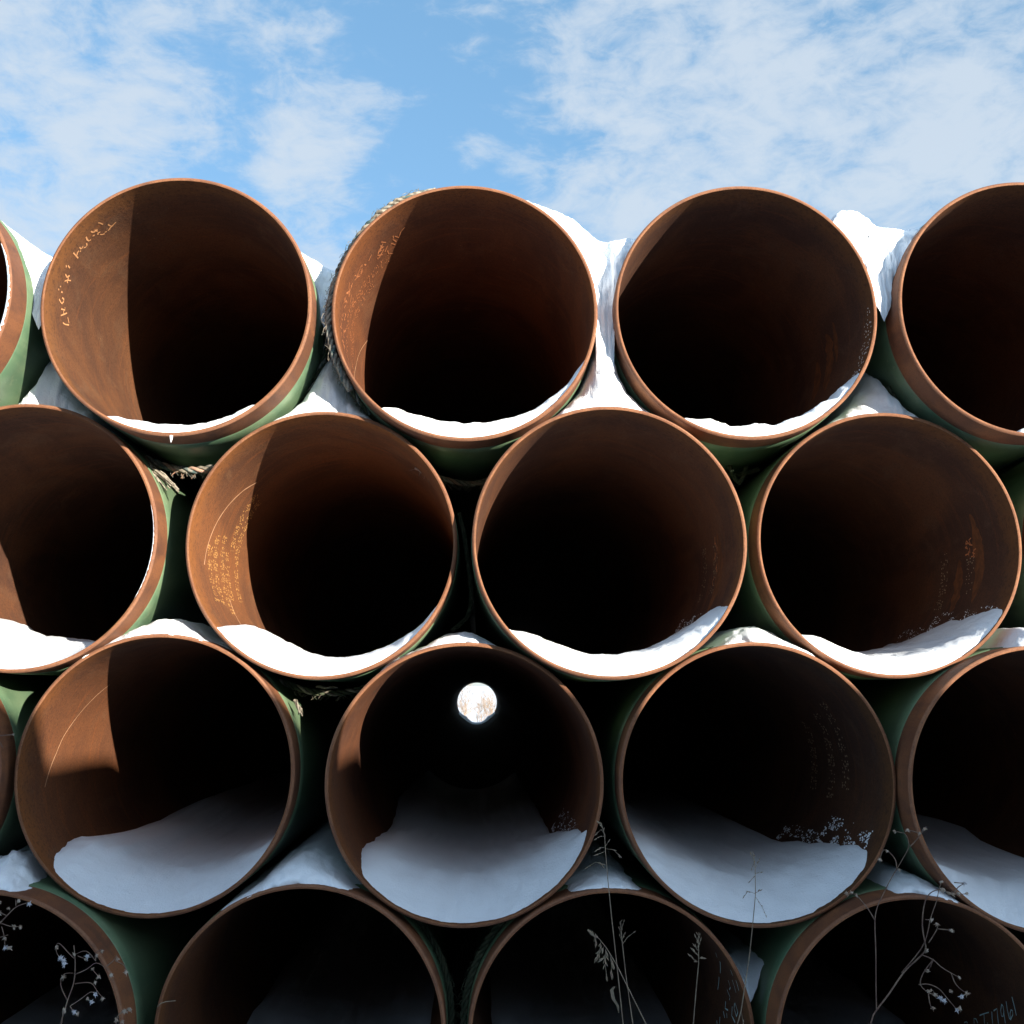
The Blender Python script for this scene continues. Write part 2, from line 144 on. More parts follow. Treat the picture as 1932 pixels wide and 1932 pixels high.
def interp(k, x):
    if x <= k[0][0]: return k[0][1]
    for (a, b), (c, d) in zip(k, k[1:]):
        if x <= c: return b+(d-b)*(x-a)/(c-a)
    return k[-1][1]
def sinterp(k, x):       # smoother interpolation
    e = (k[-1][0]-k[0][0])*.03
    return (interp(k, x-e)+2*interp(k, x)+interp(k, x+e))/4
def fbm(x, y, z, o=4): return noise.fractal(Vector((x, y, z)), 1.0, 2.0, o)
def tube(path, r, sides=6, cap=True, vs=None, fs=None):
    """swept tube through path, r a number or a list"""
    vs = [] if vs is None else vs; fs = [] if fs is None else fs
    P = [Vector(p) for p in path]; n_ = len(P); b0 = len(vs)
    up_ = None
    for i, p in enumerate(P):
        t = (P[min(i+1, n_-1)]-P[max(i-1, 0)]).normalized()
        if up_ is None: up_ = t.orthogonal().normalized()
        up_ = (up_-t*up_.dot(t)).normalized(); s_ = t.cross(up_)
        rr = r[i] if isinstance(r, (list, tuple)) else r
        for k in range(sides):
            a = 2*math.pi*k/sides; vs.append(tuple(p+up_*math.cos(a)*rr+s_*math.sin(a)*rr))
    for i in range(n_-1):
        for k in range(sides):
            a = b0+i*sides+k; b = b0+i*sides+(k+1) % sides
            fs.append((a, b, b+sides, a+sides))
    if cap:
        fs.append(tuple(b0+k for k in range(sides))[::-1]); fs.append(tuple(b0+(n_-1)*sides+k for k in range(sides)))
    return vs, fs

# ---------------------------------------------------------------- materials
KA = 1.5
def k3(c): return tuple(min(.85, v*KA) for v in c)
def mat(name, rough=.8, spec=.3):
    m = bpy.data.materials.new(name); m.use_nodes = True; t = m.node_tree
    b = t.nodes['Principled BSDF']; b.inputs['Roughness'].default_value = rough
    b.inputs['Specular IOR Level'].default_value = spec
    return m, t, b
def ncoord(t, scale=(1, 1, 1), src='Object', loc=None):
    tc = N(t, 'ShaderNodeTexCoord'); mp = N(t, 'ShaderNodeMapping', i_Scale=scale)
    t.links.new(tc.outputs[src], mp.inputs[0])
    oi = N(t, 'ShaderNodeObjectInfo'); cb = N(t, 'ShaderNodeCombineXYZ')
    t.links.new(M(t, 'MULTIPLY', oi.outputs['Random'], 37.), cb.inputs[0]); t.links.new(M(t, 'MULTIPLY', oi.outputs['Random'], 91.), cb.inputs[1])
    t.links.new(cb.outputs[0], mp.inputs['Location'])
    return mp.outputs[0]
def tnoise(t, co, s, d=4, r=.55, dist=0.):
    x = N(t, 'ShaderNodeTexNoise', i_Scale=s, i_Detail=d, i_Roughness=r, i_Distortion=dist); t.links.new(co, x.inputs[0]); return x.outputs[0]
def bump(t, b, h, strength, dist):
    x = N(t, 'ShaderNodeBump', i_Strength=strength, i_Distance=dist); t.links.new(h, x.inputs['Height']); t.links.new(x.outputs[0], b.inputs['Normal'])

# bare rusted steel inside the pipes
M_BORE, t, b = mat('rusty_bore', .85, .10)
co = ncoord(t, (1, .55, 1)); co2 = ncoord(t, (1, 1, 1))
big = tnoise(t, co, 2.2, 5, .55, 1.2); mid = tnoise(t, co, 7, 6, .6, 1.5); fine = tnoise(t, co2, 130, 4, .7); grit = tnoise(t, co2, 420, 2, .6)
c1 = mixc(t, smooth(t, big, .36, .66), (.055, .026, .016), (.100, .042, .019))
c1 = mixc(t, M(t, 'MULTIPLY', smooth(t, mid, .50, .72), .60), c1, (.098, .052, .029))
strk = tnoise(t, ncoord(t, (1.2, 9, 1.2)), 3.0, 5, .6, .8)
c1 = mixc(t, M(t, 'MULTIPLY', smooth(t, strk, .50, .74), .55), c1, (.135, .048, .018))
c1 = mixc(t, M(t, 'MULTIPLY', smooth(t, fine, .44, .62), .45), c1, (.036, .018, .012))
c1 = mixc(t, M(t, 'MULTIPLY', smooth(t, grit, .54, .66), .35), c1, (.150, .070, .034))
tc = N(t, 'ShaderNodeTexCoord'); sp = N(t, 'ShaderNodeSeparateXYZ'); t.links.new(tc.outputs['Object'], sp.inputs[0])
edge = M(t, 'SUBTRACT', 1, smooth(t, M(t, 'ADD', sp.outputs[1], M(t, 'MULTIPLY', M(t, 'SUBTRACT', mid, .5), .16)), .01, .16))
c1 = mixc(t, M(t, 'MULTIPLY', edge, .65), c1, (.140, .056, .018))
ern = M(t, 'MULTIPLY', M(t, 'SUBTRACT', 1, smooth(t, sp.outputs[1], .05, .40)), smooth(t, tnoise(t, co2, 60, 5, .8), .50, .62))
c1 = mixc(t, M(t, 'MULTIPLY', ern, .55), c1, (.034, .018, .013))
spk = N(t, 'ShaderNodeTexVoronoi', i_Scale=26.); t.links.new(co2, spk.inputs[0])
c1 = mixc(t, M(t, 'MULTIPLY', M(t, 'SUBTRACT', 1, smooth(t, spk.outputs['Distance'], .03, .10)), M(t, 'MULTIPLY', smooth(t, mid, .50, .62), .8)), c1, (.20, .09, .04))
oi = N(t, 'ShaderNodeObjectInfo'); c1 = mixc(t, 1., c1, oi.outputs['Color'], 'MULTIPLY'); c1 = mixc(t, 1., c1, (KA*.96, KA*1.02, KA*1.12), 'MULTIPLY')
t.links.new(c1, b.inputs['Base Color'])
bump(t, b, M(t, 'ADD', M(t, 'MULTIPLY', fine, .6), mid), .5, .005)

def rust(name, a, c, d, sc, rough=.75, aniso=(1, 1, 1)):
    a, c, d = k3(a), k3(c), k3(d)
    m, t, b = mat(name, rough, .3)
    co = ncoord(t, aniso); co2 = ncoord(t)
    q = mixc(t, smooth(t, tnoise(t, co, sc, 6, .6, .6), .35, .65), a, c)
    f_ = tnoise(t, co2, 190, 3, .65)
    q = mixc(t, M(t, 'MULTIPLY', smooth(t, f_, .45, .7), .55), q, d)
    q = mixc(t, M(t, 'MULTIPLY', smooth(t, tnoise(t, co2, 14, 5, .6), .52, .7), .5), q, d)
    t.links.new(q, b.inputs['Base Color']); bump(t, b, f_, .3, .002)
    return m
M_RIM = rust('cut_pipe_edge', (.098, .038, .017), (.145, .062, .028), (.045, .021, .013), 11)
M_BEV = rust('bevelled_pipe_edge', (.115, .050, .027), (.16, .075, .040), (.055, .027, .019), 6)
M_BAND = rust('bare_steel_end', (.088, .037, .020), (.145, .058, .025), (.046, .024, .017), 9, .7, (1, .25, 1))

M_GREEN, t, b = mat('green_epoxy_coating', .42, .4)
co = ncoord(t, (1, .3, 1))
q = mixc(t, smooth(t, tnoise(t, co, 5, 5, .6, .4), .35, .68), k3((.046, .086, .050)), k3((.088, .128, .074)))
q = mixc(t, M(t, 'MULTIPLY', smooth(t, tnoise(t, ncoord(t), 30, 4, .7), .56, .72), .5), q, k3((.125, .145, .095)))
t.links.new(q, b.inputs['Base Color']); bump(t, b, tnoise(t, ncoord(t, (1, .4, 1)), 60, 3, .6), .15, .002)

def snowmat(name, col):
    m, t, b = mat(name, .55, .25)
    co = ncoord(t)
    b.inputs['Base Color'].default_value = col+(1,)
    g = tnoise(t, co, 220, 3, .6); h = tnoise(t, co, 22, 5, .6)
    bump(t, b, M(t, 'ADD', M(t, 'MULTIPLY', g, .5), h), .7, .008)
    b.inputs['Subsurface Weight'].default_value = 0
    return m
M_SNOW = snowmat('clean_snow', (.78, .84, .90))
def plain(name, col, rough=.8, spec=.3, nz=None, sc=20):
    col = k3(col); nz = k3(nz) if nz else None
    m, t, b = mat(name, rough, spec)
    if nz:
        t.links.new(mixc(t, smooth(t, tnoise(t, ncoord(t), sc, 4, .6), .38, .62), col, nz), b.inputs['Base Color'])
    else: b.inputs['Base Color'].default_value = col+(1,)
    return m
M_ROPE = [plain('straw_coloured_rope', (.20, .18, .145), .9, .1, (.085, .075, .060), 60), plain('pinkish_rope_strand', (.26, .15, .11), .9, .1, (.20, .15, .11), 60), plain('blue_green_rope_strand', (.035, .06, .06), .9, .1, (.16, .15, .13), 50)]
M_DROPE = plain('shade_darkened_green_rope', (.022, .032, .020), .9, .1, (.045, .050, .032), 60)  # ropes in the gaps: their shade is put into this darker colour
M_CHALK = plain('orange_chalk', (.34, .165, .075), .9, .1)
M_CHALK2 = plain('red_orange_chalk', (.28, .105, .045), .9, .1)
M_WCHALK = plain('pale_teal_chalk', (.30, .42, .43), .9, .1)
M_DOTG = plain('golden_stencil_paint', (.36, .185, .065), .9, .1)
M_DOTW = plain('pale_stencil_paint', (.40, .36, .34), .9, .1)
M_DOTD = plain('dull_stencil_paint', (.20, .15, .10), .9, .1)
M_SCR = plain('light_scratch', (.34, .19, .11), .8, .2)
M_STAIN = plain('orange_rust_streak', (.10, .038, .016), .9, .1, (.065, .028, .014), 30)
M_ICE = plain('milky_ice', (.75, .82, .86), .2, .5)
M_STEM = plain('dry_brown_stem', (.070, .044, .036), .85, .2, (.11, .08, .06), 40)
M_STALK = plain('dry_straw_stalk', (.15, .125, .09), .85, .2, (.10, .078, .058), 40)
M_HEAD = plain('dry_seed_head', (.28, .24, .20), .9, .1, (.16, .12, .09), 90)
M_FLUFF = plain('pale_seed_fluff', (.30, .30, .32), .95, .1)
M_SHRUB = plain('bare_shrub_twig', (.20, .15, .11), .9, .1)

# ---------------------------------------------------------------- ground
def ground():
    xs = [-1500, -600, -250, -120, -60, -40]+[-30+i*1.2 for i in range(51)]+[40, 60, 120, 250, 600, 1500]
    ys = [-1500, -500, -150, -60, -30]+[-20+i*1.5 for i in range(60)]+[80, 100, 130, 170, 230, 350, 600, 1000, 1900]
    vs = []; fs = []
    for y in ys:
        for x in xs:
            inside = (2.6 < y < 27.5 and -5 < x < 7)
            h = fbm(x*.22, y*.22, 1, 4)*.10+max(0, (math.hypot(x, y)-60))*.0035
            if inside or (abs(x) < 6 and -1 < y < 3): h = min(h, 0)*.3-.012
            if x > 0 and y < -1.5: h = min(h, 0)*.3-.02
            vs.append((x, y, h))
    w_ = len(xs)
    for j in range(len(ys)-1):
        for i in range(w_-1): fs.append((j*w_+i, j*w_+i+1, (j+1)*w_+i+1, (j+1)*w_+i))
    o = obj('snowy_ground', mesh('snowy_ground', vs, fs, M_SNOW)); tag(o, kind='structure')
ground()

# ---------------------------------------------------------------- pipes
RO, WALL = .457, .0125
RI = RO-WALL
def ring_mesh(name, prof, seg, m_, mats=None, pm=None):
    """surface of revolution about +Y; prof = [(r, y)]"""
    vs = []; fs = []; fm = []
    for r, y in prof:
        for k in range(seg):
            a = 2*math.pi*k/seg; vs.append((r*math.cos(a), y, r*math.sin(a)))
    for j in range(len(prof)-1):
        for k in range(seg):
            a = j*seg+k; b = j*seg+(k+1) % seg
            fs.append((a, b, b+seg, a+seg)); fm.append(pm[j] if pm else 0)
    return mesh(name, vs, fs, m_, mats=mats, fm=fm if pm else None)
SEG = 192
LEN = 22.4
def pipe_meshes(L, seg):
    return {
     'bore': ring_mesh('bore', [(RI, .0008)]+[(RI, y) for y in (.05, .2, .6, 1.5, 3, 6, 12, L-.001)], seg, M_BORE),
     'cut_edge': ring_mesh('cut_edge', [(RI, .0008), (RI+.001, 0), (RO-.0065, 0)], seg, M_RIM),
     'edge_bevel': ring_mesh('edge_bevel', [(RO-.0065, 0), (RO-.0012, .0035), (RO, .006)], seg, M_BEV),
     'bare_end_band': ring_mesh('bare_end_band', [(RO, .006), (RO, .07), (RO, .14)], seg, M_BAND),
     'green_coating': ring_mesh('green_coating', [(RO, .128), (RO+.003, .131), (RO+.003, .2), (RO+.003, 1), (RO+.003, 5), (RO+.003, L-.14), (RO, L-.137), (RO, L), (RI, L)], seg, M_GREEN)}
PM = pipe_meshes(LEN, SEG); PMS = pipe_meshes(14.0, 64)
PIPES = {  # x, y, z (relative to the eye), tint of the bore, label
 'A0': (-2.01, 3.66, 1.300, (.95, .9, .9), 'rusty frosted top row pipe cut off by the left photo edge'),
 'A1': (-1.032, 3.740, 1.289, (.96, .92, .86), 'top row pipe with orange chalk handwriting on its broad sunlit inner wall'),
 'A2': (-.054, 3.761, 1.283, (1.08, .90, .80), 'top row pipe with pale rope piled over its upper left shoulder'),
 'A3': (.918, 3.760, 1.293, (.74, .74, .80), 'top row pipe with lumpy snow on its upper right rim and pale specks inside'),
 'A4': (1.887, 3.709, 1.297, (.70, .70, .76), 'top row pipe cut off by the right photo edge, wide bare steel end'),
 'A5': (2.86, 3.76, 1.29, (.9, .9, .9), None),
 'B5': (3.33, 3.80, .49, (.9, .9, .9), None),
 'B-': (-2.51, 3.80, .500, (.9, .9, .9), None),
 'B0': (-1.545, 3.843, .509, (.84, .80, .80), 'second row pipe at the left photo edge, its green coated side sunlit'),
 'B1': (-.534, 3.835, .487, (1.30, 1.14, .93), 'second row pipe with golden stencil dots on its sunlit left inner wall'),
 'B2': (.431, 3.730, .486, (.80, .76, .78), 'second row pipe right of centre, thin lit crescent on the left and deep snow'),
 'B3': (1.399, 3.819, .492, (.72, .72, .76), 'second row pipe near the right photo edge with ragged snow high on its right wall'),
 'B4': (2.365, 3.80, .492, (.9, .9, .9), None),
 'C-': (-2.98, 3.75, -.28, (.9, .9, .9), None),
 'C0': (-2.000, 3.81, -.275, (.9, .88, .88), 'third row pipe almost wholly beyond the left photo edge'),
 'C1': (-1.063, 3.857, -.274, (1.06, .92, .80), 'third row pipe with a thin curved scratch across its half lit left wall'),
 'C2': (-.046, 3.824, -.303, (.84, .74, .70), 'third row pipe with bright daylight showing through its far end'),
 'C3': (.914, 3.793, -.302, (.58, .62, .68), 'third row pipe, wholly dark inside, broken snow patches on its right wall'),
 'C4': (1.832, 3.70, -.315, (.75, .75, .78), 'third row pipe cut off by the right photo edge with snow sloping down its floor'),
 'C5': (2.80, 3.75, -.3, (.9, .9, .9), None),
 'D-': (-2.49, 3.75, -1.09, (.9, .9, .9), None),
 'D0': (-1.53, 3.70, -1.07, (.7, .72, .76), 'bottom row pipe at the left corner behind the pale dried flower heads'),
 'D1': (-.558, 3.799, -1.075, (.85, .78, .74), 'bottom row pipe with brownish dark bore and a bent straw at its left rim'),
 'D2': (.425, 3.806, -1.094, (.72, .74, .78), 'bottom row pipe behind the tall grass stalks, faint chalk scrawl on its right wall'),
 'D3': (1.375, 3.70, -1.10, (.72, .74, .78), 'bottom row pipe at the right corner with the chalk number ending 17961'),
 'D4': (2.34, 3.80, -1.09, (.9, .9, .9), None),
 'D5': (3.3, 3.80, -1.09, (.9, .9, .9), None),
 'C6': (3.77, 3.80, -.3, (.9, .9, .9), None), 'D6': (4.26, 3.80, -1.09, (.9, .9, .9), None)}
PO = {}
def build_pipe(P, loc, tint, label, group):
    o = empty('steel_pipe', loc)
    o['label'] = label; o['category'] = 'pipe'; o['group'] = group
    for nm in ('bore', 'cut_edge', 'edge_bevel', 'bare_end_band', 'green_coating'):
        c = obj(nm, P[nm], o)
        if nm == 'bore': c.color = tint+(1,)
    return o
for k, (x, y, z, tint, lab) in PIPES.items():
    PO[k] = build_pipe(PM, (x, y, z+EYE), tint, lab or 'rusty green coated pipe stacked just beyond the photo edge', 'large steel pipes stacked in the pile')
# the facing pile across the aisle, behind the camera: its shade falls on the lower rows
for row, (zr, off) in enumerate(((1.29, 0), (.49, .48), (-.30, 0), (-1.09, .48))):
    for i in range(-8, 5 if row % 2 == 0 else 4):
        p = build_pipe(PMS, (3.99+i*.966+off, -2.28, zr+EYE), (.9, .9, .9), 'rusty pipe in the facing pile across the aisle behind the camera', 'pipes in the facing pile behind the camera')
        p.rotation_euler = (0, 0, math.pi)

# ---------------------------------------------------------------- marks on the inner walls
def wp(g, y, r=RI-.0012):          # g: degrees from the lowest line, positive to the right
    a = R_(g); return Vector((r*math.sin(a), y, -r*math.cos(a)))
def ribbons(pipe, name, strokes, w_, m_, label=None, jit=.25):
    vs = []; fs = []
    for s in strokes:
        pts = [(R_(g)*RI, y) for g, y in s]
        fine_ = []
        for (a, b_), (c, d) in zip(pts, pts[1:]):
            n_ = max(1, int(math.hypot(c-a, d-b_)/.02))
            for i in range(n_): fine_.append((lerp(a, c, i/n_), lerp(b_, d, i/n_)))
        fine_.append(pts[-1]); b0 = len(vs)
        for i, (a, y) in enumerate(fine_):
            p0 = fine_[max(0, i-1)]; p1 = fine_[min(len(fine_)-1, i+1)]
            dx, dy = p1[0]-p0[0], p1[1]-p0[1]; L = math.hypot(dx, dy) or 1
            ww = w_*(1+rnd.uniform(-jit, jit))*.5
            for sg in (-1, 1):
                aa, yy = a-sg*dy/L*ww, y+sg*dx/L*ww
                vs.append(tuple(wp(math.degrees(aa/RI), max(yy, .004))))
        for i in range(len(fine_)-1):
            q = b0+2*i; fs.append((q, q+1, q+3, q+2))
    o = obj(name, mesh(name, vs, fs, m_, False), PO[pipe])
    if label: o['label'] = label
    o['kind'] = 'stuff'
    return o
def dots(pipe, name, lines, m_, size, gstep, ystep, fill=.55, rows=5, label=None):
    """dot matrix print: lines = [(g0, g1, y)]"""
    vs = []; fs = []
    for g0, g1, y in lines:
        g = g0; col = 0
        while g < g1:
            col += 1
            for r in range(rows):
                if col % 6 == 0 or rnd.random() > fill: continue
                s_ = size*rnd.uniform(.6, 1.25)*.5; gg = g+rnd.uniform(-.3, .3)*gstep; yy = y+r*ystep+rnd.uniform(-.2, .2)*ystep
                dg = math.degrees(s_/RI); b0 = len(vs)
                for k in range(6):
                    a = k*math.pi/3; vs.append(tuple(wp(gg+dg*math.cos(a), yy+s_*math.sin(a)*1.3)))
                fs.append(tuple(range(b0, b0+6)))
            g += gstep
    o = obj(name, mesh(name, vs, fs, m_, False), PO[pipe]); o['kind'] = 'stuff'
    if label: o['label'] = label
def scribble(g0, g1, y0, y1, n_, h, wd):
    out = []
    for i in range(n_):
        g = rnd.uniform(g0, g1); y = rnd.uniform(y0, y1); s = [(g, y)]
        for k in range(rnd.randint(1, 3)):
            g += rnd.uniform(-wd, wd); y += rnd.uniform(-h, h); s.append((g, max(.02, y)))
        out.append(s)
    return out
def patch(pipe, name, g0, g1, y0, y1, m_, seed):
    """irregular rust streak lying on the wall"""
    vs = []; fs = []; n_ = 26
    for i in range(n_+1):
        u = i/n_; g = lerp(g0, g1, u); w_ = math.sin(math.pi*u)**.5
        yc = (y0+y1)/2+.25*(y1-y0)*fbm(g*.08, seed, 0); hw = (y1-y0)/2*w_*(1+.5*fbm(g*.25, seed, 3))
        for k in range(5): vs.append(tuple(wp(g, max(.01, yc+hw*(k/2-1)), RI-.0006)))
    for i in range(n_):
        for k in range(4): q = i*5+k; fs.append((q, q+1, q+6, q+5))
    obj(name, mesh(name, vs, fs, m_, True), PO[pipe])
ribbons('A1', 'chalk_writing', TEXT_A1, .0055, M_CHALK, 'orange chalk handwriting running up the inner wall')
ribbons('D3', 'chalk_writing', TEXT_D3, .0045, M_WCHALK, 'pale chalk number ending 17961')
ribbons('D2', 'chalk_writing', TEXT_D2, .005, M_WCHALK, 'faint chalk scrawl')
ribbons('C1', 'curved_scratch', ARC_C1, .0035, M_SCR)
ribbons('B1', 'curved_scratch', ARC_B1, .006, M_SCR)
ribbons('A2', 'curved_scratch', ARC_A2, .004, M_SCR)
ribbons('A2', 'chalk_writing', scribble(-112, -80, .22, .26, 14, .035, 3)+scribble(-145, -132, .22, .30, 16, .04, 3)+scribble(-127, -116, .19, .25, 12, .03, 3)+scribble(-112, -98, .17, .22, 10, .03, 2.5)+scribble(-96, -80, .17, .20, 7, .03, 2.5), .0045, M_CHALK2, 'smeared red orange chalk letters')
dots('A2', 'stencil_print', [(-138, -108, .34), (-125, -95, .42), (-110, -72, .30), (-100, -78, .50)], M_CHALK2, .006, 1.15, .014, .5)
dots('B1', 'stencil_print', [(-100, -66, .36), (-102, -62, .47), (-128, -96, .62), (-126, -70, .72), (-94, -70, .56), (-93, -66, .27)], M_DOTG, .0072, 1.05, .0145, .6, label='golden dotted stencil print')
dots('A3', 'stencil_print', [(60, 94, .028), (62, 88, .075)], M_DOTW, .0062, 1.2, .011, .35, rows=4, label='pale dotted stencil print')
dots('C3', 'stencil_print', [(82, 126, .45), (76, 118, .62), (78, 112, .85)], M_DOTD, .0075, 1.3, .017, .5)
dots('B2', 'stencil_print', [(70, 98, .62), (72, 96, .42)], M_DOTD, .006, 1.2, .014, .4)
dots('B3', 'stencil_print', [(66, 96, .60), (72, 90, .36)], M_DOTD, .006, 1.2, .014, .4)
ribbons('B2', 'chalk_writing', scribble(80, 96, .40, .46, 8, .03, 3), .005, M_CHALK2)
ribbons('B3', 'chalk_writing', scribble(88, 98, .36, .44, 9, .03, 3), .005, M_CHALK2)
for a in (('A3', 70, 101, .46, .56), ('A3', 66, 92, .62, .70), ('A3', 82, 103, .40, .44), ('B2', 60, 100, .33, .42), ('B3', 66, 110, .27, .34), ('B3', 62, 90, .45, .52)):
    patch(a[0], 'rust_streak', a[1], a[2], a[3], a[4], M_STAIN, a[1]*.37)

# ---------------------------------------------------------------- snow inside the pipes
def snow_in(pipe, label, crest, left, right, ramp, yf, grow, yend, wob=.006, flecks=None):
    x0, y0, z0 = PIPES[pipe][:3]
    gl0, gr0 = crest[0][0], crest[-1][0]
    kn = [((g-gl0)/(gr0-gl0), t_) for g, t_ in crest]
    ny1, ny2, nx = 22, 34, 90
    ys = [ramp*(i/ny1)**1.6 for i in range(ny1+1)]+[ramp+(yend-ramp)*(i/ny2)**1.8 for i in range(1, ny2+1)]
    vs = []; fs = []
    for y in ys:
        gl = interp(left, y) if left else gl0; gr = interp(right, y) if right else gr0
        gl += 1.6*fbm(y*7, ord(pipe[0]), ord(pipe[1]))*min(1, y*8); gr += 1.8*fbm(y*7, 5+ord(pipe[0]), ord(pipe[1]))*min(1, y*8)
        s_ = min(1, y/ramp); rp = math.sqrt(max(0, 1-(1-s_)**2)) if ramp < .2 else (s_*s_*(3-2*s_))**.62
        gw = interp(grow, y)
        end = 1 if y < yend*.7 else max(0, 1-(y-yend*.7)/(yend*.3))
        for i in range(nx+1):
            u = i/nx; g = lerp(gl, gr, u)
            t_ = max(0, sinterp(kn, u))*rp*gw*end
            e_ = min(1, u*14, (1-u)*14); e_ = math.sqrt(max(0, 1-(1-e_)**2))
            wx = x0+g*.012
            t_ = t_*e_+wob*fbm(wx*9, (y+y0)*9, z0*3+2)*min(1, t_*e_/.02)
            yy = yf+y+.010*fbm(g*.16, 3.3, z0*9, 5)*(1-s_)+.006*fbm(g*1.3, 1.3, z0*9, 3)*(1-s_)
            r = RI+.004-t_-.004*e_*rp if s_ > 0 else RI+.003
            a = R_(g); vs.append((r*math.sin(a), max(.003, yy), -r*math.cos(a)))
    w_ = nx+1
    for j in range(len(ys)-1):
        for i in range(nx): q = j*w_+i; fs.append((q, q+1, q+1+w_, q+w_))
    if flecks:
        for (g0, g1, ya, yb, cnt, sz) in flecks:
            cnt *= 5; sz *= .42
            for k in range(cnt):
                q_ = rnd.random()**1.9; g = lerp(g0, g1, q_); y = rnd.uniform(ya, yb)
                if fbm(g*.22, y*9, 4) < -.05: continue
                s_ = sz*rnd.uniform(.3, 1.4); b0 = len(vs); dg = math.degrees(s_/RI)
                vs.append(tuple(wp(g, y, RI-.006*min(1, s_/.01))))
                for q in range(7):
                    a = q*2*math.pi/7+rnd.uniform(-.3, .3); rr = rnd.uniform(.5, 1.1)
                    vs.append(tuple(wp(g+dg*math.cos(a)*rr, max(.004, y+s_*math.sin(a)*rr*1.6), RI+.001)))
                for q in range(7): fs.append((b0, b0+1+q, b0+1+(q+1) % 7))
    o = obj('snow_in_pipe', mesh('snow_in_pipe', vs, fs, M_SNOW), None, (x0, y0, z0+EYE))
    tag(o, label, 'snow', 'snow lying inside the pipes')
    return o
G1 = [(0, 1), (10, 1)]
snow_in('A0', 'thin snow inside the top row pipe at the left photo edge', [(-32, .01), (-20, .03), (0, .04), (25, .03), (40, .015)], None, None, .06, .01, G1, .30)
snow_in('A1', 'thin snow crescent inside the top row pipe with chalk handwriting', [(-30, .009), (-24, .027), (-16, .036), (0, .04), (11, .036), (22, .03), (30, .028), (40, .020)], None, None, .05, .012, G1, .30)
snow_in('A2', 'smooth snow crescent inside the top row pipe under the pale rope', [(-40, .022), (-39, .031), (-31, .049), (-18, .06), (-6, .064), (6, .063), (23, .048), (37, .036), (52, .022), (63, .012), (70, .004)], None, None, .05, .012, G1, .30)
snow_in('A3', 'snow crescent with a lumpy right end inside the top row pipe right of centre', [(-31, .022), (-21, .048), (-9, .05), (6, .048), (18, .042), (31, .042), (42, .030), (52, .018), (62, .006)], None, None, .05, .008, G1, .34, .012, flecks=[(40, 64, .01, .10, 60, .010)])
snow_in('A4', 'thin snow inside the top row pipe at the right photo edge', [(-9, .008), (-4, .030), (5, .038), (25, .04), (40, .02)], None, None, .05, .012, G1, .30)
snow_in('B0', 'snow with a shaded hollow inside the second row pipe at the left photo edge', [(-58, .03), (-36, .074), (-13, .115), (6, .110), (18, .088), (31, .058), (44, .019)], None, None, .40, .008, [(0, 1), (.4, 1.0), (1.2, 1.3), (6, 1.3)], 1.1)
snow_in('B1', 'rounded snow bank inside the second row pipe with golden stencil dots', [(-51, .02), (-49, .045), (-45, .070), (-31, .089), (-13, .079), (4, .066), (20, .053), (36, .038), (50, .022), (60, .012), (66, .003)], None, [(0, 66), (.3, 62), (1, 58), (5, 50)], .13, .010, [(0, 1), (.3, 1), (1.2, 1.12), (6, 1.1)], .55)
snow_in('B2', 'broad white snow crescent inside the second row pipe right of centre', [(-50, .006), (-47, .027), (-42, .048), (-28, .073), (-14, .071), (0, .075), (15, .071), (31, .06), (46, .044), (55, .027), (62, .012)], None, [(0, 62), (.16, 63), (.4, 59), (.7, 54), (2, 52)], .13, .010, [(0, 1), (.3, 1), (1.2, 1.15), (6, 1.1)], .7, flecks=[(50, 62, .2, .9, 150, .008)])
snow_in('B3', 'wind blown snow reaching high on the right wall near the right photo edge', [(-46, .016), (-40, .04), (-35, .062), (-22, .063), (-11, .062), (-1, .063), (12, .064), (29, .056), (46, .034), (58, .016), (64, .004)], None, [(0, 61), (.1, 62), (.2, 59), (.42, 59), (.57, 54), (.75, 48), (2, 44)], .12, .008, [(0, 1), (.15, 1), (.7, 1.42), (6, 1.3)], 1.0, flecks=[(52, 63, .05, .62, 220, .007), (44, 56, .4, .9, 90, .007)])
CG = [(0, 1), (.4, 1), (2, 1.2), (5, 1.0), (9, .5), (13, .0)]
snow_in('C0', 'snow inside the third row pipe beyond the left photo edge', [(-52, .03), (-40, .08), (0, .10), (40, .06), (58, .02)], None, None, .3, .01, CG, 13)
snow_in('C1', 'deep bluish snow on the floor of the third row pipe with the curved scratch', [(-50, .03), (-44, .07), (-30, .10), (0, .10), (20, .085), (40, .055), (58, .015)], [(0, -47), (.13, -52.6), (.27, -55.8), (.4, -55), (.72, -50.6), (1.2, -47.8), (1.84, -51), (4, -48), (7, -44)], [(0, 58), (.3, 58), (1, 52), (6, 46)], .34, .010, CG, 13)
snow_in('C2', 'deep bluish snow on the floor of the third row pipe open to daylight', [(-52, .03), (-42, .07), (-25, .10), (0, .11), (25, .10), (45, .07), (62, .02)], [(0, -49), (.34, -55.6), (.8, -52.2), (1.2, -49), (1.64, -50.7), (2.25, -56), (5, -48)], [(0, 58), (.12, 68.3), (.35, 64), (.74, 56.7), (.96, 50), (1.7, 50), (5, 46)], .34, .010, CG, 5, flecks=[(52, 66, .3, 1.1, 150, .009)])
snow_in('C3', 'deep snow with torn blue patches on the right wall of the dark third row pipe', [(-58, .03), (-45, .07), (-25, .11), (0, .11), (25, .10), (42, .07), (58, .02)], [(0, -56), (.3, -61), (2, -58), (6, -48)], [(0, 55), (.09, 60), (.36, 57), (.75, 50), (.91, 45.8), (1.4, 44), (5, 40)], .34, .010, CG, 13, flecks=[(54, 68, .12, .6, 260, .010), (46, 58, .5, 1.05, 120, .010)])
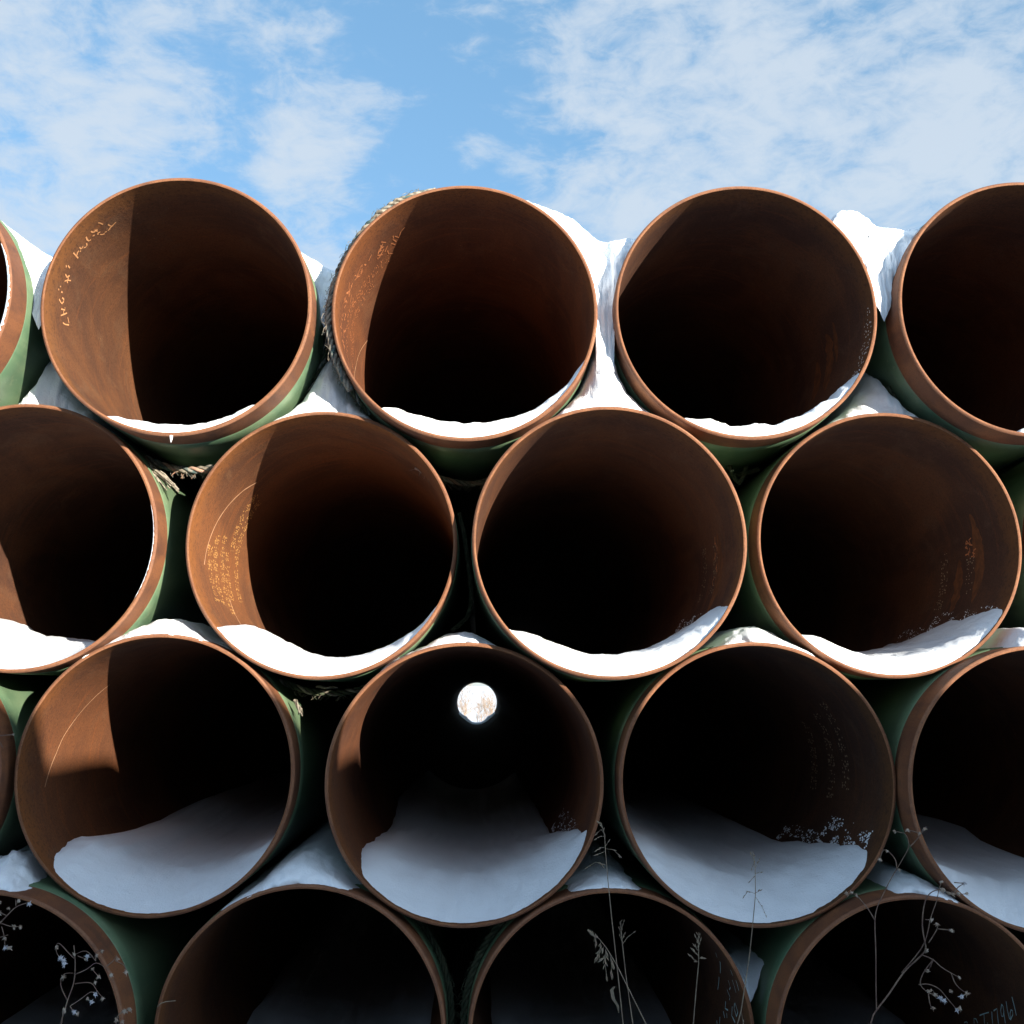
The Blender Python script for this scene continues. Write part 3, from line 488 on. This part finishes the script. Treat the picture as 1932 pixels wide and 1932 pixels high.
snow_in('C4', 'snow sloping across the floor of the third row pipe at the right photo edge', [(-60, .02), (-45, .07), (-20, .11), (10, .11), (30, .08), (42, .03)], [(0, -56), (1, -60), (6, -50)], [(0, 46), (.78, 40), (1.2, 44), (1.5, 49), (6, 42)], .30, .010, CG, 13)
for k, lb in (('D0', 'faint snow inside the dark bottom row pipe at the left corner'), ('D1', 'faint snow inside the brownish bottom row pipe left of centre'), ('D2', 'faint snow inside the bottom row pipe behind the grass stalks'), ('D3', 'faint snow inside the bottom row pipe at the right corner')):
    snow_in(k, lb, [(-56, .03), (-40, .08), (0, .10), (40, .07), (56, .02)], None, None, .35, .3, CG, 13)
def far_snow():                       # wedge of shaded snow at the far mouth of the open pipe
    x0, y0, z0 = PIPES['C2'][:3]; vs = []; fs = []
    for j in range(9):
        y = LEN-1.6+1.58*j/8
        for i in range(41):
            g = lerp(-62, 62, i/40); t_ = .055*max(0, 1-abs(abs(g)-38)/24)*math.sin(math.pi*min(1, (j+2)/10*.6))+.004
            if abs(g) > 60: t_ = -.002
            a = R_(g); r = RI-t_; vs.append((r*math.sin(a), y, -r*math.cos(a)))
    for j in range(8):
        for i in range(40): q = j*41+i; fs.append((q, q+1, q+42, q+41))
    tag(obj('snow_in_pipe', mesh('snow_in_pipe', vs, fs, M_SNOW), None, (x0, y0, z0+EYE)), 'small bluish snow wedge at the far mouth of the daylight pipe', 'snow')
far_snow()

# ---------------------------------------------------------------- snow lying between the pipes
def arc_top(k, x, r=RO+.0):
    px, _, pz = PIPES[k][:3]; d = x-px
    return pz+math.sqrt(r*r-d*d) if abs(d) < r else None
def arc_low(k, x, r=RO):
    px, _, pz = PIPES[k][:3]; d = x-px
    return pz-math.sqrt(r*r-d*d) if abs(d) < r else None
def drift(label, prof, sup, over, yf, ramp, floor, length=6, seed=1, rough=.008, edge=.02, nx=110, under=.005):
    xa, xb = prof[0][0], prof[-1][0]
    ny1, ny2 = 20, 26
    ys = [ramp*(i/ny1)**1.5 for i in range(ny1+1)]+[ramp+(length-ramp)*(i/ny2)**1.8 for i in range(1, ny2+1)]
    base_y = max(PIPES[k][1] for k in sup)
    xm = sum(PIPES[k][0] for k in sup)/len(sup)
    vs = []; fs = []
    for y in ys:
        s_ = min(1, y/ramp); g = math.sqrt(max(0, 1-(1-s_)**2))
        for i in range(nx+1):
            x = lerp(xa, xb, i/nx)
            zb = max([q for q in (arc_top(k, x, RO-under) for k in sup) if q is not None]+[floor+(min(.12, 2.2*abs(x-xm)) if len(sup) == 2 else 0)])
            hi = min([q for q in (arc_low(k, x, RO-.006) for k in over) if q is not None]+[99])
            zt = sinterp(prof, x)+rough*fbm(x*11, y*7, seed)+.6*rough*fbm(x*31, y*21, seed+4)
            if y > ramp: zt += .03*fbm(x*2, y*1.3, seed+9)*min(1, (y-ramp))
            u_ = i/nx; e_ = min(1, u_*9, (1-u_)*9); e_ = math.sqrt(max(0, 1-(1-e_)**2))
            h = max(0, min(zt, hi)-zb)*e_
            z = zb+h*g
            yy = yf+y+(edge*1.5*fbm(x*9, seed+z*9, 1.5, 5)+.012*fbm(x*30, z*30, seed, 3))*(1-s_*.5)
            vs.append((x, max(.002, yy), z))
    w_ = nx+1
    for j in range(len(ys)-1):
        for i in range(nx): q = j*w_+i; fs.append((q, q+1, q+1+w_, q+w_))
    o = obj('snow_drift', mesh('snow_drift', vs, fs, M_SNOW), None, (0, base_y, EYE)); tag(o, label, 'snow', 'snow drifts wedged between the pipes')
    return o
def sh(l_, dx=0, dz=0): return [(x+dx, z+dz) for x, z in l_]
drift('snow saddle on top between the left edge pipe and the chalk written pipe', [(-1.90, 1.73)]+S01+[(-1.42, 1.50)], ['A0', 'A1'], [], .10, .18, 1.22, seed=2)
drift('small snow saddle on top between the chalk written pipe and the roped pipe', [(-.72, 1.625)]+S12, ['A1', 'A2'], [], .20, .15, 1.24, seed=3)
drift('snow saddle on top filling the gap right of the roped pipe', [(.02, 1.742), (.12, 1.742), (.19, 1.735)]+S23, ['A2', 'A3'], [], .05, .16, 1.02, seed=4)
drift('lumpy snow saddle overhanging the rim between the two right top row pipes', [(1.235, 1.655), (1.262, 1.685), (1.29, 1.706), (1.325, 1.712)]+S34[3:-2]+[(1.575, 1.60)], ['A3', 'A4'], [], .015, .12, 1.26, seed=5, rough=.016, under=0)
drift('large snow wedge under the top row, left of the chalk written pipe', [(-1.90, .95), (-1.70, 1.16), (-1.56, 1.32), (-1.49, 1.34), (-1.42, 1.14), (-1.36, .95), (-1.31, .90)], ['B0'], ['A0', 'A1'], .08, .55, .6, seed=6)
drift('snow wedge below the rope between the chalk written and roped pipes', [(-.80, .90), (-.6854, .99), (-.6047, 1.14), (-.5467, 1.27), (-.491, 1.17), (-.4111, .99), (-.28, .86)], ['B1'], ['A1', 'A2'], .05, .42, .6, seed=7)
drift('tall snow wedge filling the gap right of the roped pipe down to the second row', [(.16, .88), (.27, .98), (.37, 1.14), (.405, 1.30), (.425, 1.34), (.455, 1.30), (.49, 1.14), (.58, 1.0), (.70, .88)], ['B2'], ['A2', 'A3'], .05, .42, .6, seed=8)
drift('ragged snow wedge under the lumpy saddle beside a shaded green pipe', [(1.16, .88), (1.3018, .985), (1.37, 1.10), (1.432, 1.20), (1.47, 1.15), (1.4987, 1.095), (1.5616, 1.03), (1.6476, .965), (1.72, .90)], ['B3'], ['A3', 'A4'], .05, .38, .6, seed=9, rough=.014)
CAPR = .20
drift('white snow cap on top of the third row pipe with the curved scratch', [(-1.36, .10)]+C1c+[(-.80, .10)], ['C1'], ['B0', 'B1'], .015, CAPR, -.1, seed=11)
drift('white snow cap on top of the daylight pipe', [(-.34, .08)]+C2c+[(.18, .08)], ['C2'], ['B1', 'B2'], .015, CAPR, -.1, seed=12)
drift('white flat topped snow cap on top of the wholly dark third row pipe', [(.68, .08)]+C3c+[(1.18, .08)], ['C3'], ['B2', 'B3'], .015, CAPR, -.1, seed=13)
drift('white snow cap at the right photo edge on top of the third row pipe', [(1.62, .06)]+C4c+[(2.12, .08)], ['C4'], ['B3', 'B4'], .015, CAPR, -.1, seed=14)
drift('lumpy bluish snow cap on the bottom row pipe at the left photo edge', D0c+[(-1.34, -.70)], ['D0'], ['C0', 'C1'], .015, CAPR, -1., seed=15, rough=.02)
drift('smooth bluish snow mound between the scratched pipe and the daylight pipe', [(-.84, -.70)]+D1c+[(-.26, -.74)], ['D1'], ['C1', 'C2'], .012, .26, -1., seed=16)
drift('bluish snow mound behind the tall grass stalk right of the daylight pipe', [(.12, -.76)]+D2c+[(.68, -.76)], ['D2'], ['C2', 'C3'], .012, .26, -1., seed=17)
drift('bluish snow mound behind the branching weed', [(1.18, -.76)]+D3c+[(1.66, -.76)], ['D3'], ['C3', 'C4'], .012, .24, -1., seed=18)
drift('dim bluish snow in the low gap between the two right bottom row pipes', [(.70, -.86), (.80, -.895), (.90, -.915), (1.0, -.90), (1.10, -.87)], ['D2', 'D3'], ['C3'], .16, .25, -1.03, seed=19)

# frost along the rims on the left
def frost(pipe, g0, g1, y0, y1, label):
    vs = []; fs = []; n_ = 90
    for i in range(n_+1):
        u = i/n_; g = lerp(g0, g1, u); w_ = (math.sin(math.pi*u)**.5)*(1+.8*fbm(g*.5, 2, 1))
        for y, r in ((y0, RI-.0005), (y0+(y1-y0)*.4*w_, RI-.005*w_), (y0+(y1-y0)*max(.1, w_), RI-.0005)): vs.append(tuple(wp(g, y, r)))
    for i in range(n_):
        for k in range(2): q = i*3+k; fs.append((q, q+1, q+4, q+3))
    x, y, z = PIPES[pipe][:3]
    tag(obj('frost_streak', mesh('frost_streak', vs, fs, M_SNOW), None, (x, y, z+EYE)), label, 'frost')
def rim_frost(pipe, g0, g1, label, wd=.009):
    vs = []; fs = []; n_ = 120
    for i in range(n_+1):
        u = i/n_; g = lerp(g0, g1, u); w_ = (math.sin(math.pi*u)**.4)*wd*max(.15, 1+1.1*fbm(g*.6, 5, 1))
        for r, y in ((RI-.0005, .004), (RI-.0005, -.001), (RI+w_, -.0015)): vs.append(tuple(wp(g, y, r)))
    for i in range(n_):
        for k in range(2): q = i*3+k; fs.append((q, q+1, q+4, q+3))
    x, y, z = PIPES[pipe][:3]
    tag(obj('frost_streak', mesh('frost_streak', vs, fs, M_SNOW), None, (x, y, z+EYE)), label, 'frost')
rim_frost('A0', 58, 112, 'white frost on the rim of the top row pipe at the left edge', .007)
rim_frost('B0', 62, 104, 'thin broken frost on the rim of the second row pipe at the left edge', .0022)

# ---------------------------------------------------------------- ropes
def rope(name, label, path, r, mats, pitch=None, fuzz=0, group='ropes laid between the pipes', loose=0., around=None):
    """three strands twisted round the path"""
    P = [Vector(p) for p in path]
    # resample
    Q = [P[0]]
    step = r*.55
    for a, b_ in zip(P, P[1:]):
        n_ = max(1, int((b_-a).length/step))
        for i in range(1, n_+1): Q.append(a.lerp(b_, i/n_))
    pitch = pitch or r*7.5
    vs = [[], [], []]; fs = [[], [], []]; allv = []; allf = []; fm = []
    up_ = None; s_ = 0; fr = []
    for i, p in enumerate(Q):
        t = (Q[min(i+1, len(Q)-1)]-Q[max(i-1, 0)]).normalized()
        if up_ is None: up_ = t.orthogonal().normalized()
        up_ = (up_-t*up_.dot(t)).normalized(); sd_ = t.cross(up_)
        if i: s_ += (p-Q[i-1]).length
        fr.append((p, up_.copy(), sd_, s_))
    for k in range(3):
        pts = []; rad = []
        for p, u_, w_, s in fr:
            a = 2*math.pi*(k/3+s/pitch); o_ = r*.52*(1+loose*fbm(s*25, k*7, 1))
            pts.append(p+u_*math.cos(a)*o_+w_*math.sin(a)*o_); rad.append(r*.50*(1+.15*fbm(s*40, k, 3)))
        b0 = len(allf); tube(pts, rad, 7, True, allv, allf); fm += [k % len(mats)]*(len(allf)-b0)
    for k in range(fuzz):
        p, u_, w_, s = rnd.choice(fr); a = rnd.uniform(0, 6.28); d = (u_*math.cos(a)+w_*math.sin(a))
        if around:
            rad_ = Vector((p.x-PIPES[around][0], 0, p.z-EYE-PIPES[around][2])).normalized()
            d = (d+rad_*1.2).normalized()
        tdir = (u_.cross(w_))*rnd.uniform(-1, 1)+(rad_*.3 if around else Vector())
        q0 = p+d*r*.8; q1 = q0+d*r*rnd.uniform(.2, .5)+tdir*r*1.2; q2 = q1+tdir*r*1.2+Vector((0, 0, -r*.5))
        b0 = len(allf); tube([q0, q1, q2], r*.07, 3, False, allv, allf); fm += [rnd.randrange(len(mats))]*(len(allf)-b0)
    o = obj(name, mesh(name, allv, allf, None, mats=mats, fm=fm)); tag(o, label, 'rope', group); return o
def ring(pipe, a0, a1, yfun, off, n_=150, sag=0.):
    x, y, z = PIPES[pipe][:3]; out = []
    for i in range(n_+1):
        a = R_(lerp(a0, a1, i/n_)); r = RO+.003+off+sag*max(0, -math.sin(a))**6
        out.append((x+r*math.cos(a), y+yfun(math.degrees(a)), z+EYE+r*math.sin(a)))
    return out
rope('rope', 'twisted rope with pink and pale strands slung under the chalk written pipe', ring('A1', -112, -72, lambda a: .34-.0012*(a+92), .012, sag=.035), .0135, [M_ROPE[0], M_ROPE[1], M_ROPE[2]], fuzz=40, around='A1')
rope('rope', 'dark rope against the right side of the chalk written pipe', ring('A1', -38, 8, lambda a: .30, .010), .011, [M_DROPE, M_ROPE[2]], fuzz=60, around='A1')
rope('rope', 'thick pale braided rope piled over the upper left shoulder of the roped pipe', ring('A2', 103, 214, lambda a: .060+.02*math.sin(a*.09), .013), .0130, [M_ROPE[0], M_ROPE[0], M_ROPE[2]], pitch=.075, fuzz=60, loose=.7, around='A2')
rope('rope', 'second loop of the pale braided rope lying behind the first', ring('A2', 108, 212, lambda a: .105+.015*math.sin(a*.13), .015), .0120, [M_ROPE[0], M_ROPE[2], M_ROPE[0]], pitch=.075, fuzz=50, loose=.8, around='A2')
rope('rope', 'thin dark rope down the shaded lower left of the roped pipe', ring('A2', 205, 224, lambda a: .10+.004*(a-205), .008), .009, [M_DROPE, M_ROPE[2]], fuzz=40, loose=.5, around='A2')
rope('rope', 'straw coloured rope hanging under the roped pipe beside a sunlit rim', ring('A2', -112, -73, lambda a: .54+.004*(-abs(a+88)), .012, sag=.035), .0125, [M_ROPE[0], M_ROPE[0], M_ROPE[1]], fuzz=40, around='A2')
rope('rope', 'dark rope in the shadow under the top row pipe right of centre', ring('A3', -108, -72, lambda a: .5, .010, sag=.02), .010, [M_DROPE], around='A3')
rope('rope', 'dark green rope against the lower left of the right edge top pipe', ring('A4', -152, -128, lambda a: .26, .010), .013, [M_DROPE], fuzz=80, around='A4')
rope('rope', 'dark rope sagging below the second row pipe with golden dots', ring('B1', -112, -73, lambda a: .34, .012, sag=.030), .012, [M_DROPE, M_ROPE[0]], fuzz=40, around='B1')
rope('rope', 'dark rope down the right side of the brownish bottom row pipe', ring('D1', -20, 42, lambda a: .22, .010), .012, [M_DROPE], fuzz=60, around='D1')
rope('rope', 'dark rope down the left side of the bottom row pipe behind the grass', ring('D2', 136, 200, lambda a: .18, .012), .013, [M_DROPE], fuzz=60, around='D2')
def px(u, v, Y):    # a point of the photograph's view brought to depth Y
    d = Vector(((u-966)/2150, 1, -(v-966)/2150)); a = R_(1.632); t_ = R_(8.83)
    y = d.y*math.cos(t_)-d.z*math.sin(t_); z = d.y*math.sin(t_)+d.z*math.cos(t_)
    X, Yy = d.x*math.cos(a)+y*math.sin(a), -d.x*math.sin(a)+y*math.cos(a)
    return Vector((X*Y/Yy, Y, z*Y/Yy+EYE))
rope('rope', 'dark rope end hanging in the gap right of the golden dotted pipe', [px(866, 968, 4.25), px(876, 1010, 4.25), px(883, 1060, 4.24), px(889, 1110, 4.22), px(889, 1140, 4.2), px(882, 1165, 4.18), px(866, 1180, 4.16), px(852, 1190, 4.15)], .009, [M_DROPE], fuzz=30)
rope('rope', 'small knotted loop of dark rope hanging under the top row', [px(1375, 878, 4.2), px(1388, 905, 4.2), px(1395, 912, 4.2), px(1402, 900, 4.2), px(1408, 880, 4.2)], .009, [M_DROPE], fuzz=30)
def frayed(label, strands, m_):
    vs = []; fs = []
    for s, w_ in strands:
        tube([p for p in s], [w_*(1-.5*i/len(s)) for i in range(len(s))], 5, True, vs, fs)
    tag(obj('frayed_rope_end', mesh('frayed_rope_end', vs, fs, m_)), label, 'rope')
st = []
for i in range(14):
    a = px(276+rnd.uniform(-5, 5), 876+rnd.uniform(-3, 3), 4.02); e = px(300+rnd.uniform(-4, 34), 905+rnd.uniform(0, 24), 4.0+rnd.uniform(-.04, .05))
    m_ = a.lerp(e, .5)+Vector((rnd.uniform(-.01, .01), 0, rnd.uniform(0, .015))); st.append(([a, m_, e], .003))
for i in range(2): st.append(([px(290, 885+i*6, 4.0), px(316+i*3, 902+i*6, 3.99), px(337, 924+i*4, 3.98)], .0055))
st.append(([px(270, 872, 4.03), px(281, 879, 4.02), px(291, 881, 4.02)], .005))
frayed('frayed straw coloured rope end beside the green lit side of the left second row pipe', st, M_ROPE[0])
st = []
for i in range(12):
    a = px(557+rnd.uniform(-3, 3), 1322+rnd.uniform(-3, 3), 4.0); e = px(566+rnd.uniform(-5, 5), 1340+rnd.uniform(-3, 12), 4.0+rnd.uniform(-.03, .03))
    st.append(([a, a.lerp(e, .5)+Vector((rnd.uniform(-.006, .01), 0, 0)), e], .0035))
frayed('short pale rope tassel beside the upper right of the scratched pipe', st, M_ROPE[0])
st = []
for i in range(7):
    a = px(596+i*5, 1298+abs(3-i)*-.8, 4.15); e = a+Vector((.022, 0, .003-.001*i)); st.append(([a, e], .004))
frayed('short sunlit straw fibres under the golden dotted pipe', st, M_ROPE[0])
vs, fs = tube([px(323, 822, 3.737), px(323, 828, 3.736), px(322.5, 835, 3.736)], [.006, .0045, .001], 8)
tag(obj('icicle', mesh('icicle', vs, fs, M_ICE)), 'tiny white icicle under the rim of the chalk written pipe', 'icicle')

# ---------------------------------------------------------------- dry plants in front of the pile
def up(p): return Vector((p[0], p[1], p[2]+EYE))
def head(vs, fs, p, r, seed):
    """spiky dried flower head: small core with bracts"""
    rr = random.Random(seed); b0 = len(vs)
    for i in range(3):
        for k in range(6):
            a = k*math.pi/3+i*.5; ph_ = (i-1)*.8; q = p+Vector((math.cos(a)*math.cos(ph_), math.sin(a)*math.cos(ph_), math.sin(ph_)))*r*rr.uniform(.38, .62); vs.append(tuple(q))
    for i in range(2):
        for k in range(6): a = b0+i*6+k; c = b0+i*6+(k+1) % 6; fs.append((a, c, c+6, a+6))
    fs.append(tuple(b0+k for k in range(6))[::-1]); fs.append(tuple(b0+12+k for k in range(6)))
    for k in range(16):
        d = Vector((rr.gauss(0, 1), rr.gauss(0, 1), rr.gauss(.1, 1))).normalized(); s_ = d.orthogonal().normalized()*r*.17
        b1 = len(vs); vs += [tuple(p+d*r*.3-s_), tuple(p+d*r*.3+s_), tuple(p+d*r*rr.uniform(.7, 1.25)+Vector((0, 0, -r*.15)))]; fs.append((b1, b1+1, b1+2))
def plant(name, label, strokes, heads, mstem, r0, hr, cat='plant', white=(), ground=True, depth=.05, sd=1):
    rr = random.Random(sd)
    root = up(strokes[0][0]); base = Vector((root.x, root.y, 0))
    E_ = empty(name, base); tag(E_, label, cat)
    off = lambda q: Vector((0, depth*fbm(q.x*6, q.z*6, sd), 0))     # bows towards and away from the pile
    for i, s in enumerate(strokes):
        pts = [up(q) for q in s]; pts = [q+off(q) for q in pts]
        if i == 0 and ground: pts = [Vector((root.x+(root.x-pts[1].x)*1.2, root.y+.03, .0))]+pts
        # smooth
        sm = []
        for a, b_ in zip(pts, pts[1:]):
            for k in range(3): sm.append(a.lerp(b_, k/3))
        sm.append(pts[-1])
        for _ in range(2): sm = [sm[0]]+[(sm[k-1]+sm[k]*2+sm[k+1])/4 for k in range(1, len(sm)-1)]+[sm[-1]]
        ra = r0 if i == 0 else r0*.62
        rad = [ra*lerp(1, .5, k/len(sm)) for k in range(len(sm))]
        vs, fs = tube(sm, rad, 6); vs = [tuple(Vector(v)-base) for v in vs]
        obj('stem' if i == 0 else 'branch', mesh('stem' if i == 0 else 'branch', vs, fs, mstem), E_)
    for i, h in enumerate(heads):
        p = up(h); p += off(p); vs = []; fs = []; w_ = i in white
        head(vs, fs, p-base, hr*(1.15 if w_ else rr.uniform(.75, 1.15)), sd*100+i)
        o = obj('seed_head', mesh('seed_head', vs, fs, M_FLUFF if w_ else M_HEAD, False), E_)
        if w_: o['label'] = 'pale fluffy seed head'
plant('branching_weed', 'tall branching dry weed with curling reddish brown stems at lower right', PLANT, PLANT_H, M_STEM, .0025, .0085, white=(15, 24, 29, 30, 32), sd=3)
plant('branching_weed', 'dry weed with pale fluffy heads at lower left', W1, W1_H, M_STEM, .0024, .0085, white=(1, 2, 3, 6, 17, 18, 20), sd=4)
plant('branching_weed', 'dry weed reaching in from the left photo edge', W2, W2_H, M_STEM, .0024, .0080, white=(0, 4), sd=5)
plant('branching_weed', 'short dry weed with one brown cluster at the bottom photo edge', W3, W3_H, M_STEM, .0020, .0090, sd=6)
plant('dry_twig', 'bare twig poking in at the left photo edge by the third row', W5, [W5[0][-1]], M_STEM, .0022, .005, ground=True, sd=7)
def grass(label, strokes, hr, sd, dens=1.):
    rr = random.Random(sd); root = up(strokes[0][0]); base = Vector((root.x, root.y, 0))
    E_ = empty('grass_stalk', base); tag(E_, label, 'grass', 'dry grass stalks in front of the bottom row')
    main = [up(q) for q in strokes[0]]; pts = [Vector((root.x+(root.x-main[1].x)*.6, root.y, 0))]+main
    vs, fs = tube(pts, [.0016*lerp(1, .5, i/len(pts)) for i in range(len(pts))], 5); vs = [tuple(Vector(v)-base) for v in vs]
    obj('stalk', mesh('stalk', vs, fs, M_STALK), E_)
    vs = []; fs = []
    def spk_(p, d, L):
        s_ = d.orthogonal().normalized()*L*.16; b0 = len(vs); t2 = d.cross(s_).normalized()*L*.16
        for q in (p, p+d*L*.45+s_, p+d*L, p+d*L*.45-s_, p+d*L*.45+t2): vs.append(tuple(q-base))
        fs.extend([(b0, b0+1, b0+4), (b0+1, b0+2, b0+4), (b0+2, b0+3, b0+4), (b0+3, b0, b0+4), (b0, b0+3, b0+2, b0+1)])
    for s in strokes[1:]:
        q = [up(p) for p in s]; v2 = []; 
        tube(q, .0007, 4, False, vs, fs)
        nb = len([0 for _ in q]); 
    # turn the tube vertices into the local frame (spikelets already are)
    vs[:] = [tuple(Vector(v)-base) for v in vs]
    for s in strokes[1:]:
        q = [up(p) for p in s]
        for a, b_ in zip(q, q[1:]):
            for k in range(max(1, int(2*dens))):
                p = a.lerp(b_, rr.random()); d = ((b_-a).normalized()+Vector((rr.uniform(-.5, .5), rr.uniform(-.6, .6), rr.uniform(-.4, .3)))).normalized(); spk_(p, d, hr*rr.uniform(.7, 1.2))
        spk_(q[-1], (q[-1]-q[-2]).normalized(), hr*1.2)
    n_ = len(strokes[0]); a = main[-2] if n_ > 4 else main[-1].lerp(main[-2], .5)
    for k in range(int(9*dens)):
        p = a.lerp(main[-1], rr.random()); d = ((main[-1]-a).normalized()+Vector((rr.uniform(-.7, .7), rr.uniform(-.7, .7), 0))).normalized(); spk_(p, d, hr*rr.uniform(.7, 1.1))
    obj('seed_head', mesh('seed_head', vs, fs, M_STALK, False), E_)
    return E_, base
g1o, gb = grass('tallest dry grass stalk with an open seed head reaching up between two pipes', G1_, .011, 1)
vs = []; fs = []
for i, p in enumerate(LEAF):
    q = up(p)-gb; w_ = .0045*math.sin(math.pi*(i+.4)/(len(LEAF)-.2)); vs += [(q.x-w_, q.y, q.z), (q.x, q.y+.003, q.z), (q.x+w_, q.y-.001, q.z)]
for i in range(len(LEAF)-1):
    for k in range(2): a = i*3+k; fs.append((a, a+1, a+4, a+3))
obj('leaf', mesh('leaf', vs, fs, M_STALK), g1o)
grass('leaning dry grass stalk with a heavy drooping seed head', G2, .017, 2, 2.2)
grass('thin faint grass stalk with a sparse head beside the leaning one', G3, .009, 3)
grass('short straight grass stalk with a tight upright head at bottom centre right', G4, .013, 4, 1.6)
grass('slender grass stalk with a wispy head in front of the dark third row pipe', G5, .009, 5)
vs, fs = tube([up(p) for p in STRAW], .0016, 5); tag(obj('bent_straw', mesh('bent_straw', vs, fs, M_STALK)), 'bent pale straw lying at the left rim of the brownish bottom pipe', 'straw')

# ---------------------------------------------------------------- shrubs far behind, seen through the open pipe
def shrub(x, y, h, sd, label, lean=0):
    rr = random.Random(sd); gz = fbm(x*.22, y*.22, 1, 4)*.10
    E_ = empty('bare_shrub', (x, y, gz)); tag(E_, label, 'shrub', 'bare shrubs seen through the open pipe')
    vs = []; fs = []
    def grow(p, d, L, r, lv):
        pts = [p]; 
        for i in range(4): d = (d+Vector((rr.uniform(-.25, .25), rr.uniform(-.25, .25), rr.uniform(-.1, .15)))).normalized(); pts.append(pts[-1]+d*L/4)
        tube(pts, [r*(1-.15*i) for i in range(5)], 4, False, vs, fs)
        if lv:
            for k in range(4): 
                q = pts[rr.randint(1, 4)]; grow(q, (d+Vector((rr.uniform(-1, 1), rr.uniform(-1, 1), rr.uniform(-.3, .6)))).normalized(), L*.62, r*.55, lv-1)
    for k in range(6): grow(Vector((rr.uniform(-.2, .2), 0, -.05)), Vector((rr.uniform(-.5, .5)+lean, rr.uniform(-.5, .5), 1)).normalized(), h*.5, .020, 3)
    o = obj('twigs', mesh('twigs', vs, fs, M_SHRUB), E_)
shrub(.12, 45, 1.5, 11, 'small bare shrub in the middle of the daylight opening')
shrub(.62, 52, 1.9, 12, 'reddish bare shrub at the right of the daylight opening')
shrub(-.75, 60, 2.2, 13, 'faint bare shrub at the left of the daylight opening')
